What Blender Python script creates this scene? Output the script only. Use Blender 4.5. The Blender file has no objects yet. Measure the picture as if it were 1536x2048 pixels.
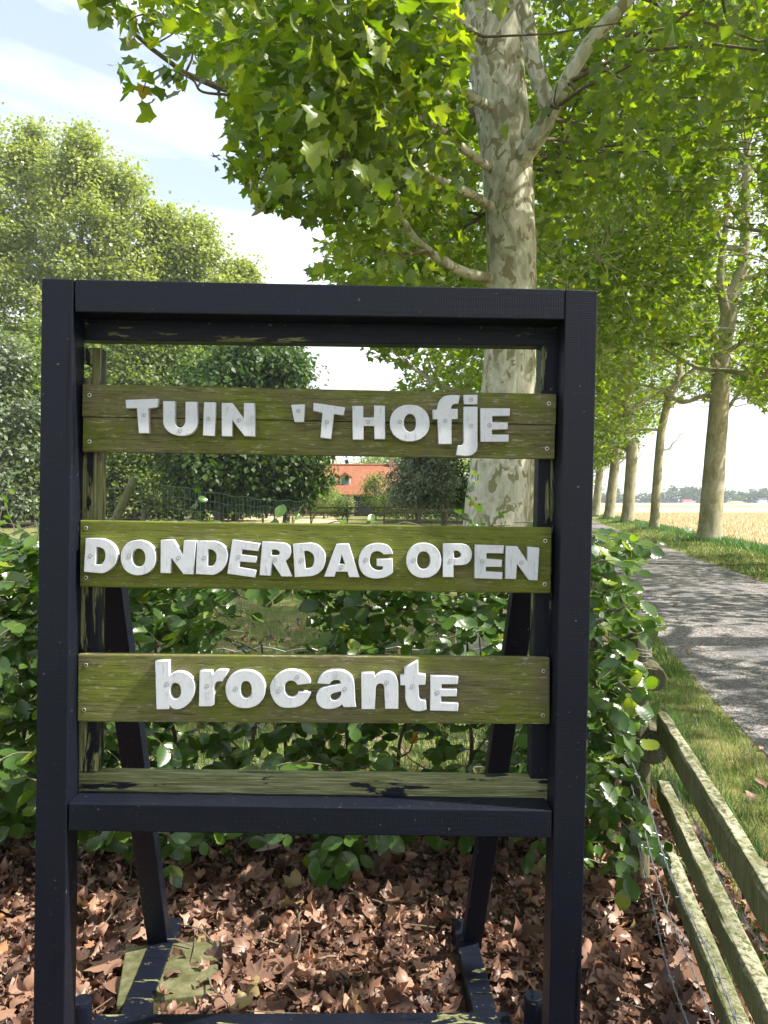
import bpy, math, random
import numpy as np
from mathutils import Vector, Matrix, Euler
C = bpy.context.scene.collection
SC = bpy.context.scene
R = math.radians
# ------------------------------------------------------------------ camera, sky, sun, exposure
EYE = 1.5
F = 1538.0
PITCH = math.atan(22 / F)
cam_d = bpy.data.cameras.new('camera'); cam = bpy.data.objects.new('camera', cam_d); C.objects.link(cam)
cam.location = (0, 0, EYE); cam.rotation_euler = (R(90) - PITCH, 0, 0)
cam_d.sensor_fit = 'VERTICAL'; cam_d.sensor_height = 36; cam_d.sensor_width = 27
cam_d.lens = F / 2048 * 36; cam_d.clip_start = .05; cam_d.clip_end = 6000
SC.camera = cam
SUN_EL, SUN_AZ = 50, 98          # azimuth clockwise from +Y (straight ahead)
w = bpy.data.worlds.new('World'); SC.world = w; w.use_nodes = True
wn = w.node_tree; wn.nodes.clear()
def N(t, typ, **kw):
    n = t.nodes.new(typ)
    for k, v in kw.items():
        if k[0] == 'i' and k[1:].isdigit(): n.inputs[int(k[1:])].default_value = v
        else: setattr(n, k, v)
    return n
sky = N(wn, 'ShaderNodeTexSky', sky_type='NISHITA', sun_disc=False, sun_elevation=R(SUN_EL), sun_rotation=R(SUN_AZ),
        air_density=1.0, dust_density=1.6, ozone_density=1.0)
tc = N(wn, 'ShaderNodeTexCoord')
mp = N(wn, 'ShaderNodeMapping'); mp.inputs['Scale'].default_value = (1.0, 1.0, 3.2); mp.inputs['Location'].default_value = (1.7, .9, .1)
nz = N(wn, 'ShaderNodeTexNoise'); nz.inputs['Scale'].default_value = 2.0; nz.inputs['Detail'].default_value = 7; nz.inputs['Roughness'].default_value = .52; nz.inputs['Distortion'].default_value = .5
cr = N(wn, 'ShaderNodeValToRGB'); cr.color_ramp.elements[0].position = .40; cr.color_ramp.elements[1].position = .56
cr.color_ramp.elements[0].color = (.30, .30, .30, 1)
sep = N(wn, 'ShaderNodeSeparateXYZ')
lowm = N(wn, 'ShaderNodeMapRange', i1=.02, i2=.30, i3=.85, i4=0.0)
mx = N(wn, 'ShaderNodeMath', operation='MAXIMUM')
mixc = N(wn, 'ShaderNodeMix', data_type='RGBA')
mixc.inputs[7].default_value = (5.6, 5.9, 6.3, 1)
bg = N(wn, 'ShaderNodeBackground'); bg.inputs['Strength'].default_value = .10
wo = N(wn, 'ShaderNodeOutputWorld')
L = wn.links.new
L(tc.outputs['Generated'], mp.inputs[0]); L(mp.outputs[0], nz.inputs[0]); L(nz.outputs[0], cr.inputs[0])
L(tc.outputs['Generated'], sep.inputs[0]); L(sep.outputs[2], lowm.inputs[0])
L(cr.outputs[0], mx.inputs[0]); L(lowm.outputs[0], mx.inputs[1]); L(mx.outputs[0], mixc.inputs[0])
L(sky.outputs[0], mixc.inputs[6]); L(mixc.outputs[2], bg.inputs[0]); L(bg.outputs[0], wo.inputs[0])
sun_d = bpy.data.lights.new('sun', 'SUN'); sun = bpy.data.objects.new('sun', sun_d); C.objects.link(sun)
sun_d.energy = 4.2; sun_d.angle = R(.53); sun_d.color = (1, .95, .87)
SDIR = Vector((math.cos(R(SUN_EL)) * math.sin(R(SUN_AZ)), math.cos(R(SUN_EL)) * math.cos(R(SUN_AZ)), math.sin(R(SUN_EL))))
sun.rotation_euler = SDIR.to_track_quat('Z', 'Y').to_euler()
SC.view_settings.view_transform = 'Standard'; SC.view_settings.look = 'None'
SC.view_settings.exposure = 1.5; SC.view_settings.gamma = 1; SC.view_settings.use_curve_mapping = False
SC.render.engine = 'CYCLES'
cy = SC.cycles
cy.use_denoising = True; cy.max_bounces = 7; cy.diffuse_bounces = 4; cy.glossy_bounces = 2; cy.transmission_bounces = 5
cy.transparent_max_bounces = 8; cy.caustics_reflective = False; cy.caustics_refractive = False
cy.use_adaptive_sampling = True; cy.adaptive_threshold = .02; cy.sample_clamp_indirect = 8

# ------------------------------------------------------------------ photo geometry helpers
CAMR = cam.rotation_euler.to_matrix(); CAMP = Vector((0, 0, EYE))
def ray(px, py): return CAMR @ Vector(((px - 768) / F, (1024 - py) / F, -1))
def P(px, py, Y):
    d = ray(px, py); return CAMP + d * (Y / d.y)
def G(px, py, z=0.0):
    d = ray(px, py); return CAMP + d * ((z - EYE) / d.z)
CR_np = np.array(CAMR); 
def proj(V):
    q = (np.asarray(V) - np.array([0, 0, EYE])) @ CR_np
    z = np.where(-q[:, 2] > .05, -q[:, 2], .05)
    return 768 + F * q[:, 0] / z, 1024 - F * q[:, 1] / z, -q[:, 2]

# ------------------------------------------------------------------ materials
class MT:
    def __init__(s, name):
        s.m = bpy.data.materials.new(name); s.m.use_nodes = True; s.t = s.m.node_tree; s.t.nodes.clear()
        s.out = s.t.nodes.new('ShaderNodeOutputMaterial')
    def n(s, typ, **k): return N(s.t, typ, **k)
    def l(s, a, b): s.t.links.new(a, b)
    def coord(s, scale=(1, 1, 1), kind='Object', loc=(0, 0, 0)):
        if kind == 'World':
            tc = s.n('ShaderNodeNewGeometry'); o = tc.outputs['Position']
        else:
            tc = s.n('ShaderNodeTexCoord'); o = tc.outputs[kind]
        m = s.n('ShaderNodeMapping'); m.inputs['Scale'].default_value = scale; m.inputs['Location'].default_value = loc
        s.l(o, m.inputs[0]); return m.outputs[0]
    def noise(s, vec, scale=5, detail=5, rough=.6, dist=0):
        n = s.n('ShaderNodeTexNoise'); n.inputs['Scale'].default_value = scale; n.inputs['Detail'].default_value = detail
        n.inputs['Roughness'].default_value = rough; n.inputs['Distortion'].default_value = dist
        s.l(vec, n.inputs['Vector']); return n.outputs[0]
    def ramp(s, fac, stops, interp='LINEAR'):
        r = s.n('ShaderNodeValToRGB'); cr = r.color_ramp; cr.interpolation = interp
        while len(cr.elements) < len(stops): cr.elements.new(.5)
        for e, (p, c) in zip(cr.elements, stops):
            e.position = p; e.color = (*c, 1) if len(c) == 3 else c
        s.l(fac, r.inputs[0]); return r.outputs[0]
    def mix(s, f, a, b, bt='MIX'):
        m = s.n('ShaderNodeMix', data_type='RGBA', blend_type=bt)
        for i, v in ((0, f), (6, a), (7, b)):
            if hasattr(v, 'links') or hasattr(v, 'is_output'): s.l(v, m.inputs[i])
            else: m.inputs[i].default_value = v if i == 0 else (*v, 1)
        return m.outputs[2]
    def bump(s, h, strength=.4, dist=.01, prev=None):
        b = s.n('ShaderNodeBump'); b.inputs['Strength'].default_value = strength; b.inputs['Distance'].default_value = dist
        s.l(h, b.inputs['Height'])
        if prev is not None: s.l(prev, b.inputs['Normal'])
        return b.outputs[0]
    def pbr(s, col, rough=.7, nrm=None, spec=.5, metal=0):
        b = s.n('ShaderNodeBsdfPrincipled')
        if hasattr(col, 'is_output'): s.l(col, b.inputs['Base Color'])
        else: b.inputs['Base Color'].default_value = (*col, 1)
        if hasattr(rough, 'is_output'): s.l(rough, b.inputs['Roughness'])
        else: b.inputs['Roughness'].default_value = rough
        b.inputs['Specular IOR Level'].default_value = spec; b.inputs['Metallic'].default_value = metal
        if nrm is not None: s.l(nrm, b.inputs['Normal'])
        s.l(b.outputs[0], s.out.inputs[0]); return s.m
def flat_mat(name, col, rough=.7, metal=0, spec=.5):
    t = MT(name); v = t.coord(); n = t.noise(v, 30, 4)
    c = t.mix(n, tuple(x * .75 for x in col), tuple(min(1, x * 1.2) for x in col))
    return t.pbr(c, rough, t.bump(n, .2, .003), spec, metal)
def leaf_mat(name, stops, trans=.5, gloss=.35, tint=(1.5, 1.7, .5), back=1.25, rough=.4, veins=False):
    t = MT(name)
    at = t.n('ShaderNodeAttribute', attribute_name='v')
    col = t.ramp(at.outputs['Fac'], stops)
    if veins:
        nn = t.noise(t.coord(), 60, 3); col = t.mix(t.ramp(nn, [(.35, (0, 0, 0)), (.65, (.35, .35, .35))]), col, tuple(c * 1.5 for c in stops[1][1]))
    geo = t.n('ShaderNodeNewGeometry')
    dcol = t.mix(geo.outputs['Backfacing'], col, t.mix(1.0, col, (back, back, back), 'MULTIPLY'))
    tcol = t.mix(1.0, col, tint, 'MULTIPLY')
    d = t.n('ShaderNodeBsdfDiffuse'); t.l(dcol, d.inputs[0])
    tr = t.n('ShaderNodeBsdfTranslucent'); t.l(tcol, tr.inputs[0])
    m = t.n('ShaderNodeMixShader'); m.inputs[0].default_value = trans; t.l(d.outputs[0], m.inputs[1]); t.l(tr.outputs[0], m.inputs[2])
    g = t.n('ShaderNodeBsdfGlossy'); g.inputs['Roughness'].default_value = rough; g.inputs[0].default_value = (1, 1, 1, 1)
    fr = t.n('ShaderNodeLayerWeight'); fp = t.n('ShaderNodeMath', operation='POWER'); t.l(fr.outputs['Facing'], fp.inputs[0]); fp.inputs[1].default_value = 3.5
    fm = t.n('ShaderNodeMath', operation='MULTIPLY_ADD'); t.l(fp.outputs[0], fm.inputs[0]); fm.inputs[1].default_value = gloss * .7; fm.inputs[2].default_value = gloss * .10
    m2 = t.n('ShaderNodeMixShader'); t.l(fm.outputs[0], m2.inputs[0]); t.l(m.outputs[0], m2.inputs[1]); t.l(g.outputs[0], m2.inputs[2])
    t.l(m2.outputs[0], t.out.inputs[0]); return t.m
M = {}
M['plane_leaf'] = leaf_mat('plane_leaf', [(0, (.045, .088, .014)), (.5, (.09, .15, .02)), (.93, (.17, .22, .03)), (.97, (.20, .12, .02)), (1, (.25, .06, .02))], .62, .30, (2.45, 2.3, .33), 1.3)
M['poplar_leaf'] = leaf_mat('poplar_leaf', [(0, (.18, .22, .055)), (.5, (.29, .33, .085)), (1, (.42, .44, .15))], .45, .35, (1.3, 1.4, .6), 1.5)
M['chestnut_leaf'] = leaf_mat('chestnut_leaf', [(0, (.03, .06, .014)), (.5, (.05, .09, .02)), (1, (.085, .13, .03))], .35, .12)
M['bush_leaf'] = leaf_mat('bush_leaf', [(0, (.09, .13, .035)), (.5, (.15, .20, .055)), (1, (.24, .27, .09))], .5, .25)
M['willow_leaf'] = leaf_mat('willow_leaf', [(0, (.10, .13, .07)), (.5, (.16, .20, .12)), (1, (.24, .28, .18))], .3, .3, (1.1, 1.2, .7))
M['beech_leaf'] = leaf_mat('beech_leaf', [(0, (.04, .09, .02)), (.45, (.075, .155, .024)), (.8, (.12, .20, .03)), (.93, (.24, .30, .04)), (1, (.3, .10, .03))], .5, .42, (2.0, 2.0, .4), 1.2, .33)
M['litter'] = leaf_mat('litter', [(0, (.045, .024, .017)), (.2, (.10, .052, .034)), (.45, (.21, .115, .075)), (.68, (.35, .205, .14)), (.86, (.46, .30, .215)), (.94, (.44, .19, .08)), (.975, (.22, .24, .10)), (1, (.55, .17, .06))], .22, .3, (1.3, 1.0, .7), 1.15, .45, True)
M['grass'] = leaf_mat('grass', [(0, (.07, .125, .028)), (.45, (.12, .19, .045)), (.72, (.24, .27, .09)), (1, (.50, .42, .23))], .35, .15, (1.3, 1.4, .5))
M['lush_grass'] = leaf_mat('lush_grass', [(0, (.05, .12, .035)), (.6, (.09, .18, .055)), (1, (.16, .25, .08))], .35, .15, (1.2, 1.4, .6))
M['dry_grass'] = leaf_mat('dry_grass', [(0, (.28, .22, .12)), (.5, (.42, .34, .19)), (1, (.56, .48, .30))], .3, .1, (1.1, 1.0, .8))
M['dark_wood'] = None

def bark_plane():
    t = MT('plane_bark'); v = t.coord((1, 1, .55))
    n1 = t.noise(v, 6.5, 2.5, .5, .9); n2 = t.noise(t.coord((1, 1, .6), loc=(5, 3, 1)), 11, 2.5, .5, .8)
    base = t.ramp(n1, [(0, (.33, .32, .22)), (.40, (.40, .42, .29)), (.46, (.50, .48, .37)), (.53, (.58, .56, .45)), (.61, (.42, .42, .30))], 'CONSTANT')
    over = t.ramp(n2, [(0, (0, 0, 0)), (.565, (1, 1, 1))], 'CONSTANT')
    c = t.mix(over, base, t.mix(t.noise(v, 1.3, 2), (.18, .185, .07), (.30, .25, .17)))
    fine = t.noise(t.coord((1, 1, .4)), 40, 5)
    c = t.mix(t.ramp(fine, [(.3, (.3, .3, .3)), (.7, (0, 0, 0))]), c, (.16, .14, .09))
    h = t.mix(.35, t.ramp(n1, [(.42, (0, 0, 0)), (.53, (1, 1, 1))]), fine)
    return t.pbr(c, .75, t.bump(h, .5, .012), .3)
M['bark'] = bark_plane()
def bark_moss():
    t = MT('mossy_plane_bark'); v = t.coord((1, 1, .5))
    n1 = t.noise(v, 2.2, 4, .6, .8); n2 = t.noise(v, 14, 4, .6)
    c = t.ramp(n1, [(.3, (.16, .16, .075)), (.48, (.27, .255, .15)), (.56, (.36, .33, .23)), (.75, (.22, .20, .12))])
    c = t.mix(t.ramp(n2, [(.55, (0, 0, 0)), (.62, (.6, .6, .6))]), c, (.42, .40, .30))
    return t.pbr(c, .85, t.bump(n2, .5, .02), .2)
M['bark_moss'] = bark_moss()
def bark_grey(name='grey_bark', a=(.10, .085, .065), b=(.26, .23, .18)):
    t = MT(name); v = t.coord((1, 1, .25)); n = t.noise(v, 12, 5, .65)
    return t.pbr(t.ramp(n, [(.3, a), (.7, b)]), .9, t.bump(n, .7, .03), .2)
M['bark_grey'] = bark_grey(); M['twig'] = bark_grey('twig_bark', (.09, .07, .045), (.20, .165, .11))
def paint_black(name, worn=False, ridges=True, axis=2):
    t = MT(name); v = t.coord()
    big = t.noise(v, 3, 4, .6); fine = t.noise(t.coord((1, 1, 1)), 160, 3, .6)
    c = t.mix(big, (.0035, .0048, .0105), (.0075, .0095, .018))
    ck = t.noise(t.coord((26, 26, .8) if axis == 2 else (.8, 26, 26), loc=(2, 1, 4)), 3.1, 3, .5); crk = t.ramp(ck, [(.318, (1, 1, 1)), (.330, (0, 0, 0))])
    scr = t.ramp(t.noise(t.coord((9, 9, 60) if axis == 2 else (60, 9, 9), loc=(7, 3, 0)), 5, 2, .5), [(.725, (0, 0, 0)), (.74, (.35, .35, .35))])
    c = t.mix(crk, t.mix(scr, c, (.10, .10, .10)), (.0015, .0015, .002))
    sp = t.ramp(t.noise(v, 95, 2, .5), [(.715, (0, 0, 0)), (.75, (1, 1, 1))])
    c = t.mix(t.mix(1.0, sp, (.5, .5, .5), 'MULTIPLY'), c, (.20, .19, .19))
    nrm = None
    if ridges:
        wv = t.n('ShaderNodeTexWave', wave_type='BANDS', bands_direction='Z' if axis == 2 else 'X')
        wv.inputs['Scale'].default_value = 62; wv.inputs['Distortion'].default_value = .6; wv.inputs['Detail'].default_value = 2; wv.inputs['Detail Scale'].default_value = .5
        t.l(v, wv.inputs['Vector']); nrm = t.bump(wv.outputs[1], .14, .0012)
    nrm = t.bump(fine, .12, .001, nrm)
    grain = t.noise(t.coord((40, 40, 2) if axis == 2 else (2, 40, 40)), 4, 3, .6)
    nrm = t.bump(grain, .3, .0018, nrm); nrm = t.bump(crk, -.8, .002, nrm)
    rough = t.ramp(big, [(.3, (.34, .34, .34)), (.7, (.52, .52, .52))])
    if worn:
        wn_ = t.noise(t.coord((1.6, 5, 9) if axis == 0 else (9, 9, 1.2)), 4.2, 5, .62, .4)
        g = t.noise(t.coord((3, 40, 90) if axis == 0 else (70, 70, 3)), 3, 4, .7)
        wood = t.ramp(g, [(.28, (.04, .045, .02)), (.5, (.15, .155, .065)), (.70, (.36, .34, .21))])
        th = {1: .50, 2: .40, 3: .60}[worn]; m_ = t.ramp(wn_, [(th, (0, 0, 0)), (th + .03, (1, 1, 1))])
        c = t.mix(m_, c, wood); rough = t.mix(m_, rough, (.85, .85, .85))
        nrm = t.bump(g, .5, .003, nrm)
    return t.pbr(c, rough, nrm, .21)
M['black_v'] = paint_black('black_paint_upright', False, True, 2)
M['black_h'] = paint_black('black_paint_level', False, True, 0)
M['worn_v'] = paint_black('worn_paint_upright', 1, False, 2)
M['worn_h'] = paint_black('worn_paint_level', 2, False, 0); M['scuffed_v'] = paint_black('scuffed_paint_upright', 3, False, 2); M['scuffed_h'] = paint_black('scuffed_paint_level', 3, False, 0)
def board_mat(name, green=.5, seed=0.):
    t = MT(name)
    g1 = t.mix(.45, t.noise(t.coord((1.6, 30, 42), loc=(seed, 0, seed)), 3.2, 5, .68, .35), t.noise(t.coord((4, 9, 12), loc=(seed, 5, seed)), 4.0, 6, .75))
    g2 = t.noise(t.coord((7, 40, 130), loc=(seed * 2, 0, 3)), 3, 4, .6)
    blot = t.noise(t.coord((1, 1, 2.2), loc=(seed * 3, 0, 0)), 5.5, 4, .6, .3)
    fl = t.noise(t.coord((5, 5, 30), loc=(seed, 1, 1)), 7, 5, .7)
    wood = t.ramp(g1, [(.25, (.075, .06, .030)), (.5, (.135, .115, .06)), (.75, (.21, .185, .115))])
    moss = t.ramp(g1, [(.25, (.065, .078, .013)), (.5, (.122, .138, .022)), (.78, (.21, .23, .04))])
    c = t.mix(t.ramp(blot, [(.5 - green * .3, (0, 0, 0)), (.5 - green * .3 + .24, (1, 1, 1))]), wood, moss)
    c = t.mix(t.ramp(fl, [(.55 + green * .05, (0, 0, 0)), (.63 + green * .05, (.8, .8, .8))]), c, (.29, .275, .19))
    c = t.mix(t.ramp(g2, [(.32, (.85, .85, .85)), (.47 - green * .04, (0, 0, 0))]), c, (.045, .042, .018))
    kn = t.ramp(t.noise(t.coord((1.5, 1, 5), loc=(seed, 2, 2)), 9, 2), [(.76, (0, 0, 0)), (.79, (.7, .7, .7))])
    c = t.mix(kn, c, (.04, .032, .016))
    nrm = t.bump(g1, .35, .003, t.bump(g2, .5, .0016))
    return t.pbr(c, .88, nrm, .25)
for i, (gn, sd) in enumerate(((.42, 1.3), (.95, 4.1), (.5, 7.7))): M['board%d' % i] = board_mat('mossy_board_%s' % 'abc'[i], gn, sd)
def white_paint():
    t = MT('weathered_white_paint'); v = t.coord((1, 1, 1))
    n = t.noise(t.coord((60, 60, 9)), 3, 4, .7); b = t.noise(v, 18, 5, .65); sp = t.noise(v, 170, 2, .5)
    c = t.mix(b, (.50, .515, .56), (.66, .67, .70))
    c = t.mix(t.ramp(n, [(.58, (0, 0, 0)), (.70, (.6, .6, .6))]), c, (.25, .26, .26))
    c = t.mix(t.ramp(b, [(.56, (0, 0, 0)), (.70, (.5, .5, .5))]), c, (.30, .32, .31))
    c = t.mix(t.ramp(t.noise(t.coord((26, 26, 70)), 4, 3, .6, 1.5), [(.66, (0, 0, 0)), (.69, (.55, .55, .55))]), c, (.22, .23, .24))
    c = t.mix(t.ramp(sp, [(.71, (0, 0, 0)), (.74, (.6, .6, .6))]), c, (.2, .2, .19))
    return t.pbr(c, .6, t.bump(n, .35, .0012, t.bump(b, .25, .001)), .4)
M['white'] = white_paint()
def rail_mat():
    t = MT('lichened_rail_wood'); v = t.coord()
    g = t.noise(t.coord((50, 50, 2.5)), 3, 4, .65); b = t.noise(v, 6, 5, .6); li = t.noise(v, 45, 5, .7)
    c = t.ramp(g, [(.25, (.035, .045, .014)), (.5, (.095, .105, .038)), (.75, (.19, .18, .10))])
    geo = t.n('ShaderNodeNewGeometry'); sp = t.n('ShaderNodeSeparateXYZ'); t.l(geo.outputs['Normal'], sp.inputs[0])
    up = t.ramp(sp.outputs[2], [(.35, (.12, .12, .12)), (.8, (1, 1, 1))])
    lm = t.mix(1.0, t.ramp(li, [(.43, (0, 0, 0)), (.52, (1, 1, 1))]), t.mix(1.0, t.ramp(b, [(.38, (.15, .15, .15)), (.55, (1, 1, 1))]), up, 'MULTIPLY'), 'MULTIPLY')
    c = t.mix(lm, c, t.mix(t.noise(v, 25, 2), (.30, .33, .26), (.33, .27, .17)))
    return t.pbr(c, .92, t.bump(li, .8, .006, t.bump(g, .5, .004)), .2)
M['rail'] = rail_mat()
M['post'] = bark_grey('weathered_post', (.035, .04, .018), (.17, .155, .095))
M['metal'] = flat_mat('zinc_screw', (.62, .62, .62), .4, .8)
M['dark'] = flat_mat('screw_socket', (.02, .02, .02), .6)
M['screw_grey'] = flat_mat('screw_dark_grey', (.16, .16, .16), .8)  # dark grey for the rim ring and centre of the letter screws
M['wire'] = flat_mat('galvanised_wire', (.30, .31, .33), .5, .7)
M['greenwire'] = flat_mat('coated_wire', (.16, .24, .20), .5, .2)
def stone_mat():
    t = MT('mossy_slab'); n = t.noise(t.coord(), 14, 5, .65); s = t.noise(t.coord(), 120, 3)
    c = t.ramp(n, [(.3, (.04, .045, .02)), (.5, (.10, .10, .045)), (.72, (.20, .18, .11))])
    return t.pbr(c, .9, t.bump(s, .5, .002), .2)
M['slab'] = stone_mat()
# ground materials
def soil_mat():
    t = MT('soil_and_litter'); v = t.coord(kind='World'); n = t.noise(v, 22, 6, .7); b = t.noise(v, 3, 3)
    c = t.ramp(n, [(.3, (.035, .02, .014)), (.5, (.09, .05, .034)), (.7, (.19, .105, .07))])
    return t.pbr(t.mix(t.ramp(b, [(.4, (0, 0, 0)), (.7, (.4, .4, .4))]), c, (.05, .035, .025)), .95, t.bump(n, .9, .03), .15)
M['soil'] = soil_mat()
def turf_mat(name, a, b, c3, sc=9):
    t = MT(name); v = t.coord(kind='World'); n = t.noise(v, sc, 6, .7); bl = t.noise(v, .7, 4, .6)
    c = t.ramp(n, [(.28, a), (.52, b), (.75, c3)])
    c = t.mix(t.ramp(bl, [(.42, (0, 0, 0)), (.66, (.7, .7, .7))]), c, tuple((x + y) / 2 for x, y in zip(b, (.36, .28, .15))))
    return t.pbr(c, .95, t.bump(n, .8, .05), .1)
M['turf'] = turf_mat('meadow_turf', (.06, .08, .02), (.13, .15, .045), (.26, .24, .10))
M['verge'] = turf_mat('verge_turf', (.07, .08, .025), (.16, .17, .05), (.30, .26, .12), 14)
def field_mat():
    t = MT('dry_hay_field'); v = t.coord((.5, 1.2, 1), 'World'); n = t.noise(v, 2.6, 7, .72, .5); b = t.noise(t.coord((.05, .12, 1), 'World'), 1.5, 3)
    c = t.ramp(n, [(.28, (.27, .21, .12)), (.5, (.43, .35, .21)), (.72, (.58, .50, .34))])
    c = t.mix(t.ramp(b, [(.4, (0, 0, 0)), (.7, (.6, .6, .6))]), c, (.50, .42, .26))
    return t.pbr(c, .95, t.bump(n, .6, .15), .1)
M['field'] = field_mat()
M['far_green'] = turf_mat('far_green_crop', (.09, .12, .04), (.15, .19, .07), (.2, .22, .1), .5)
def road_mat():
    t = MT('gravel_road'); v = t.coord(kind='World')
    vo = t.n('ShaderNodeTexVoronoi'); vo.inputs['Scale'].default_value = 95; t.l(v, vo.inputs['Vector'])
    vo2 = t.n('ShaderNodeTexVoronoi'); vo2.inputs['Scale'].default_value = 42; t.l(v, vo2.inputs['Vector'])
    s1 = t.n('ShaderNodeSeparateColor'); t.l(vo.outputs['Color'], s1.inputs[0])
    s2 = t.n('ShaderNodeSeparateColor'); t.l(vo2.outputs['Color'], s2.inputs[0])
    c = t.ramp(s1.outputs[0], [(0, (.062, .058, .058)), (.5, (.125, .115, .11)), (.8, (.22, .20, .19)), (1, (.44, .40, .37))])
    c = t.mix(t.ramp(s2.outputs[0], [(.7, (0, 0, 0)), (.75, (.75, .75, .75))]), c, (.36, .32, .29))
    b = t.noise(t.coord((1, .25, 1), 'World'), 1.7, 5, .6, .6)
    c = t.mix(t.ramp(b, [(.46, (0, 0, 0)), (.58, (.9, .9, .9))]), c, (.13, .125, .125))
    h = t.mix(.5, vo.outputs['Distance'], vo2.outputs['Distance'])
    return t.pbr(c, .85, t.bump(h, .8, -.012), .3)
M['road'] = road_mat()
M['stone_chip'] = leaf_mat('stone_chip', [(0, (.10, .10, .105)), (.5, (.24, .225, .22)), (1, (.55, .51, .47))], 0.0, .1)
def roof_mat():
    t = MT('orange_pantiles'); v = t.coord()
    w_ = t.n('ShaderNodeTexWave', wave_type='BANDS', bands_direction='X'); w_.inputs['Scale'].default_value = 4.2; w_.inputs['Distortion'].default_value = 0; t.l(v, w_.inputs[0])
    n = t.noise(v, 3.5, 5, .7); n2 = t.noise(v, .8, 3)
    c = t.ramp(n, [(.3, (.33, .12, .06)), (.6, (.46, .19, .10)), (.8, (.54, .27, .16))])
    c = t.mix(t.ramp(n2, [(.5, (0, 0, 0)), (.7, (.5, .5, .5))]), c, (.42, .22, .14))
    return t.pbr(c, .85, t.bump(w_.outputs[1], 1, .06), .2)
M['roof'] = roof_mat()
M['dark_boards'] = flat_mat('tarred_weatherboard', (.05, .05, .06), .7)
M['white_wall'] = flat_mat('white_paint', (.75, .74, .72), .7)
M['brick'] = flat_mat('pale_brick', (.36, .24, .17), .9)
M['glass'] = flat_mat('window_glass', (.16, .24, .28), .08, 0, .9)
M['red_roof'] = flat_mat('red_roof', (.50, .09, .06), .8)
M['sand'] = flat_mat('sand', (.46, .33, .18), .95)
M['far_leaf'] = leaf_mat('far_leaf', [(0, (.05, .08, .035)), (.5, (.075, .11, .045)), (1, (.11, .14, .06))], .3, .1)

# ------------------------------------------------------------------ object helpers
def link(o, parent=None):
    C.objects.link(o)
    if parent is not None: o.parent = parent
    return o
def tag(o, label=None, cat=None, group=None, kind=None):
    for k, v in (('label', label), ('category', cat), ('group', group), ('kind', kind)):
        if v: o[k] = v
    return o
def empty(name, loc=(0, 0, 0), label=None, cat=None, group=None):
    o = bpy.data.objects.new(name, None); o.empty_display_size = .2; o.location = loc; link(o); return tag(o, label, cat, group)
def mesh_np(name, V, FA, mat, parent=None, smooth=False, attr=None, kind=None):
    V = np.ascontiguousarray(V, dtype=np.float32); 
    FA = [np.asarray(f, dtype=np.int32) for f in (FA if isinstance(FA, list) else [FA]) if len(f)]
    me = bpy.data.meshes.new(name); me.vertices.add(len(V)); me.vertices.foreach_set('co', V.ravel())
    idx = np.concatenate([f.ravel() for f in FA]); tot = np.concatenate([np.full(len(f), f.shape[1], np.int32) for f in FA])
    st = np.concatenate([[0], np.cumsum(tot)[:-1]]).astype(np.int32)
    me.loops.add(len(idx)); me.loops.foreach_set('vertex_index', idx)
    me.polygons.add(len(tot)); me.polygons.foreach_set('loop_start', st)
    if smooth: me.polygons.foreach_set('use_smooth', np.ones(len(tot), bool))
    if attr is not None:
        a = me.attributes.new('v', 'FLOAT', 'POINT'); a.data.foreach_set('value', np.ascontiguousarray(attr, dtype=np.float32))
    me.update(calc_edges=True); me.materials.append(mat)
    o = bpy.data.objects.new(name, me); link(o, parent)
    if kind: o['kind'] = kind
    return o
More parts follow.
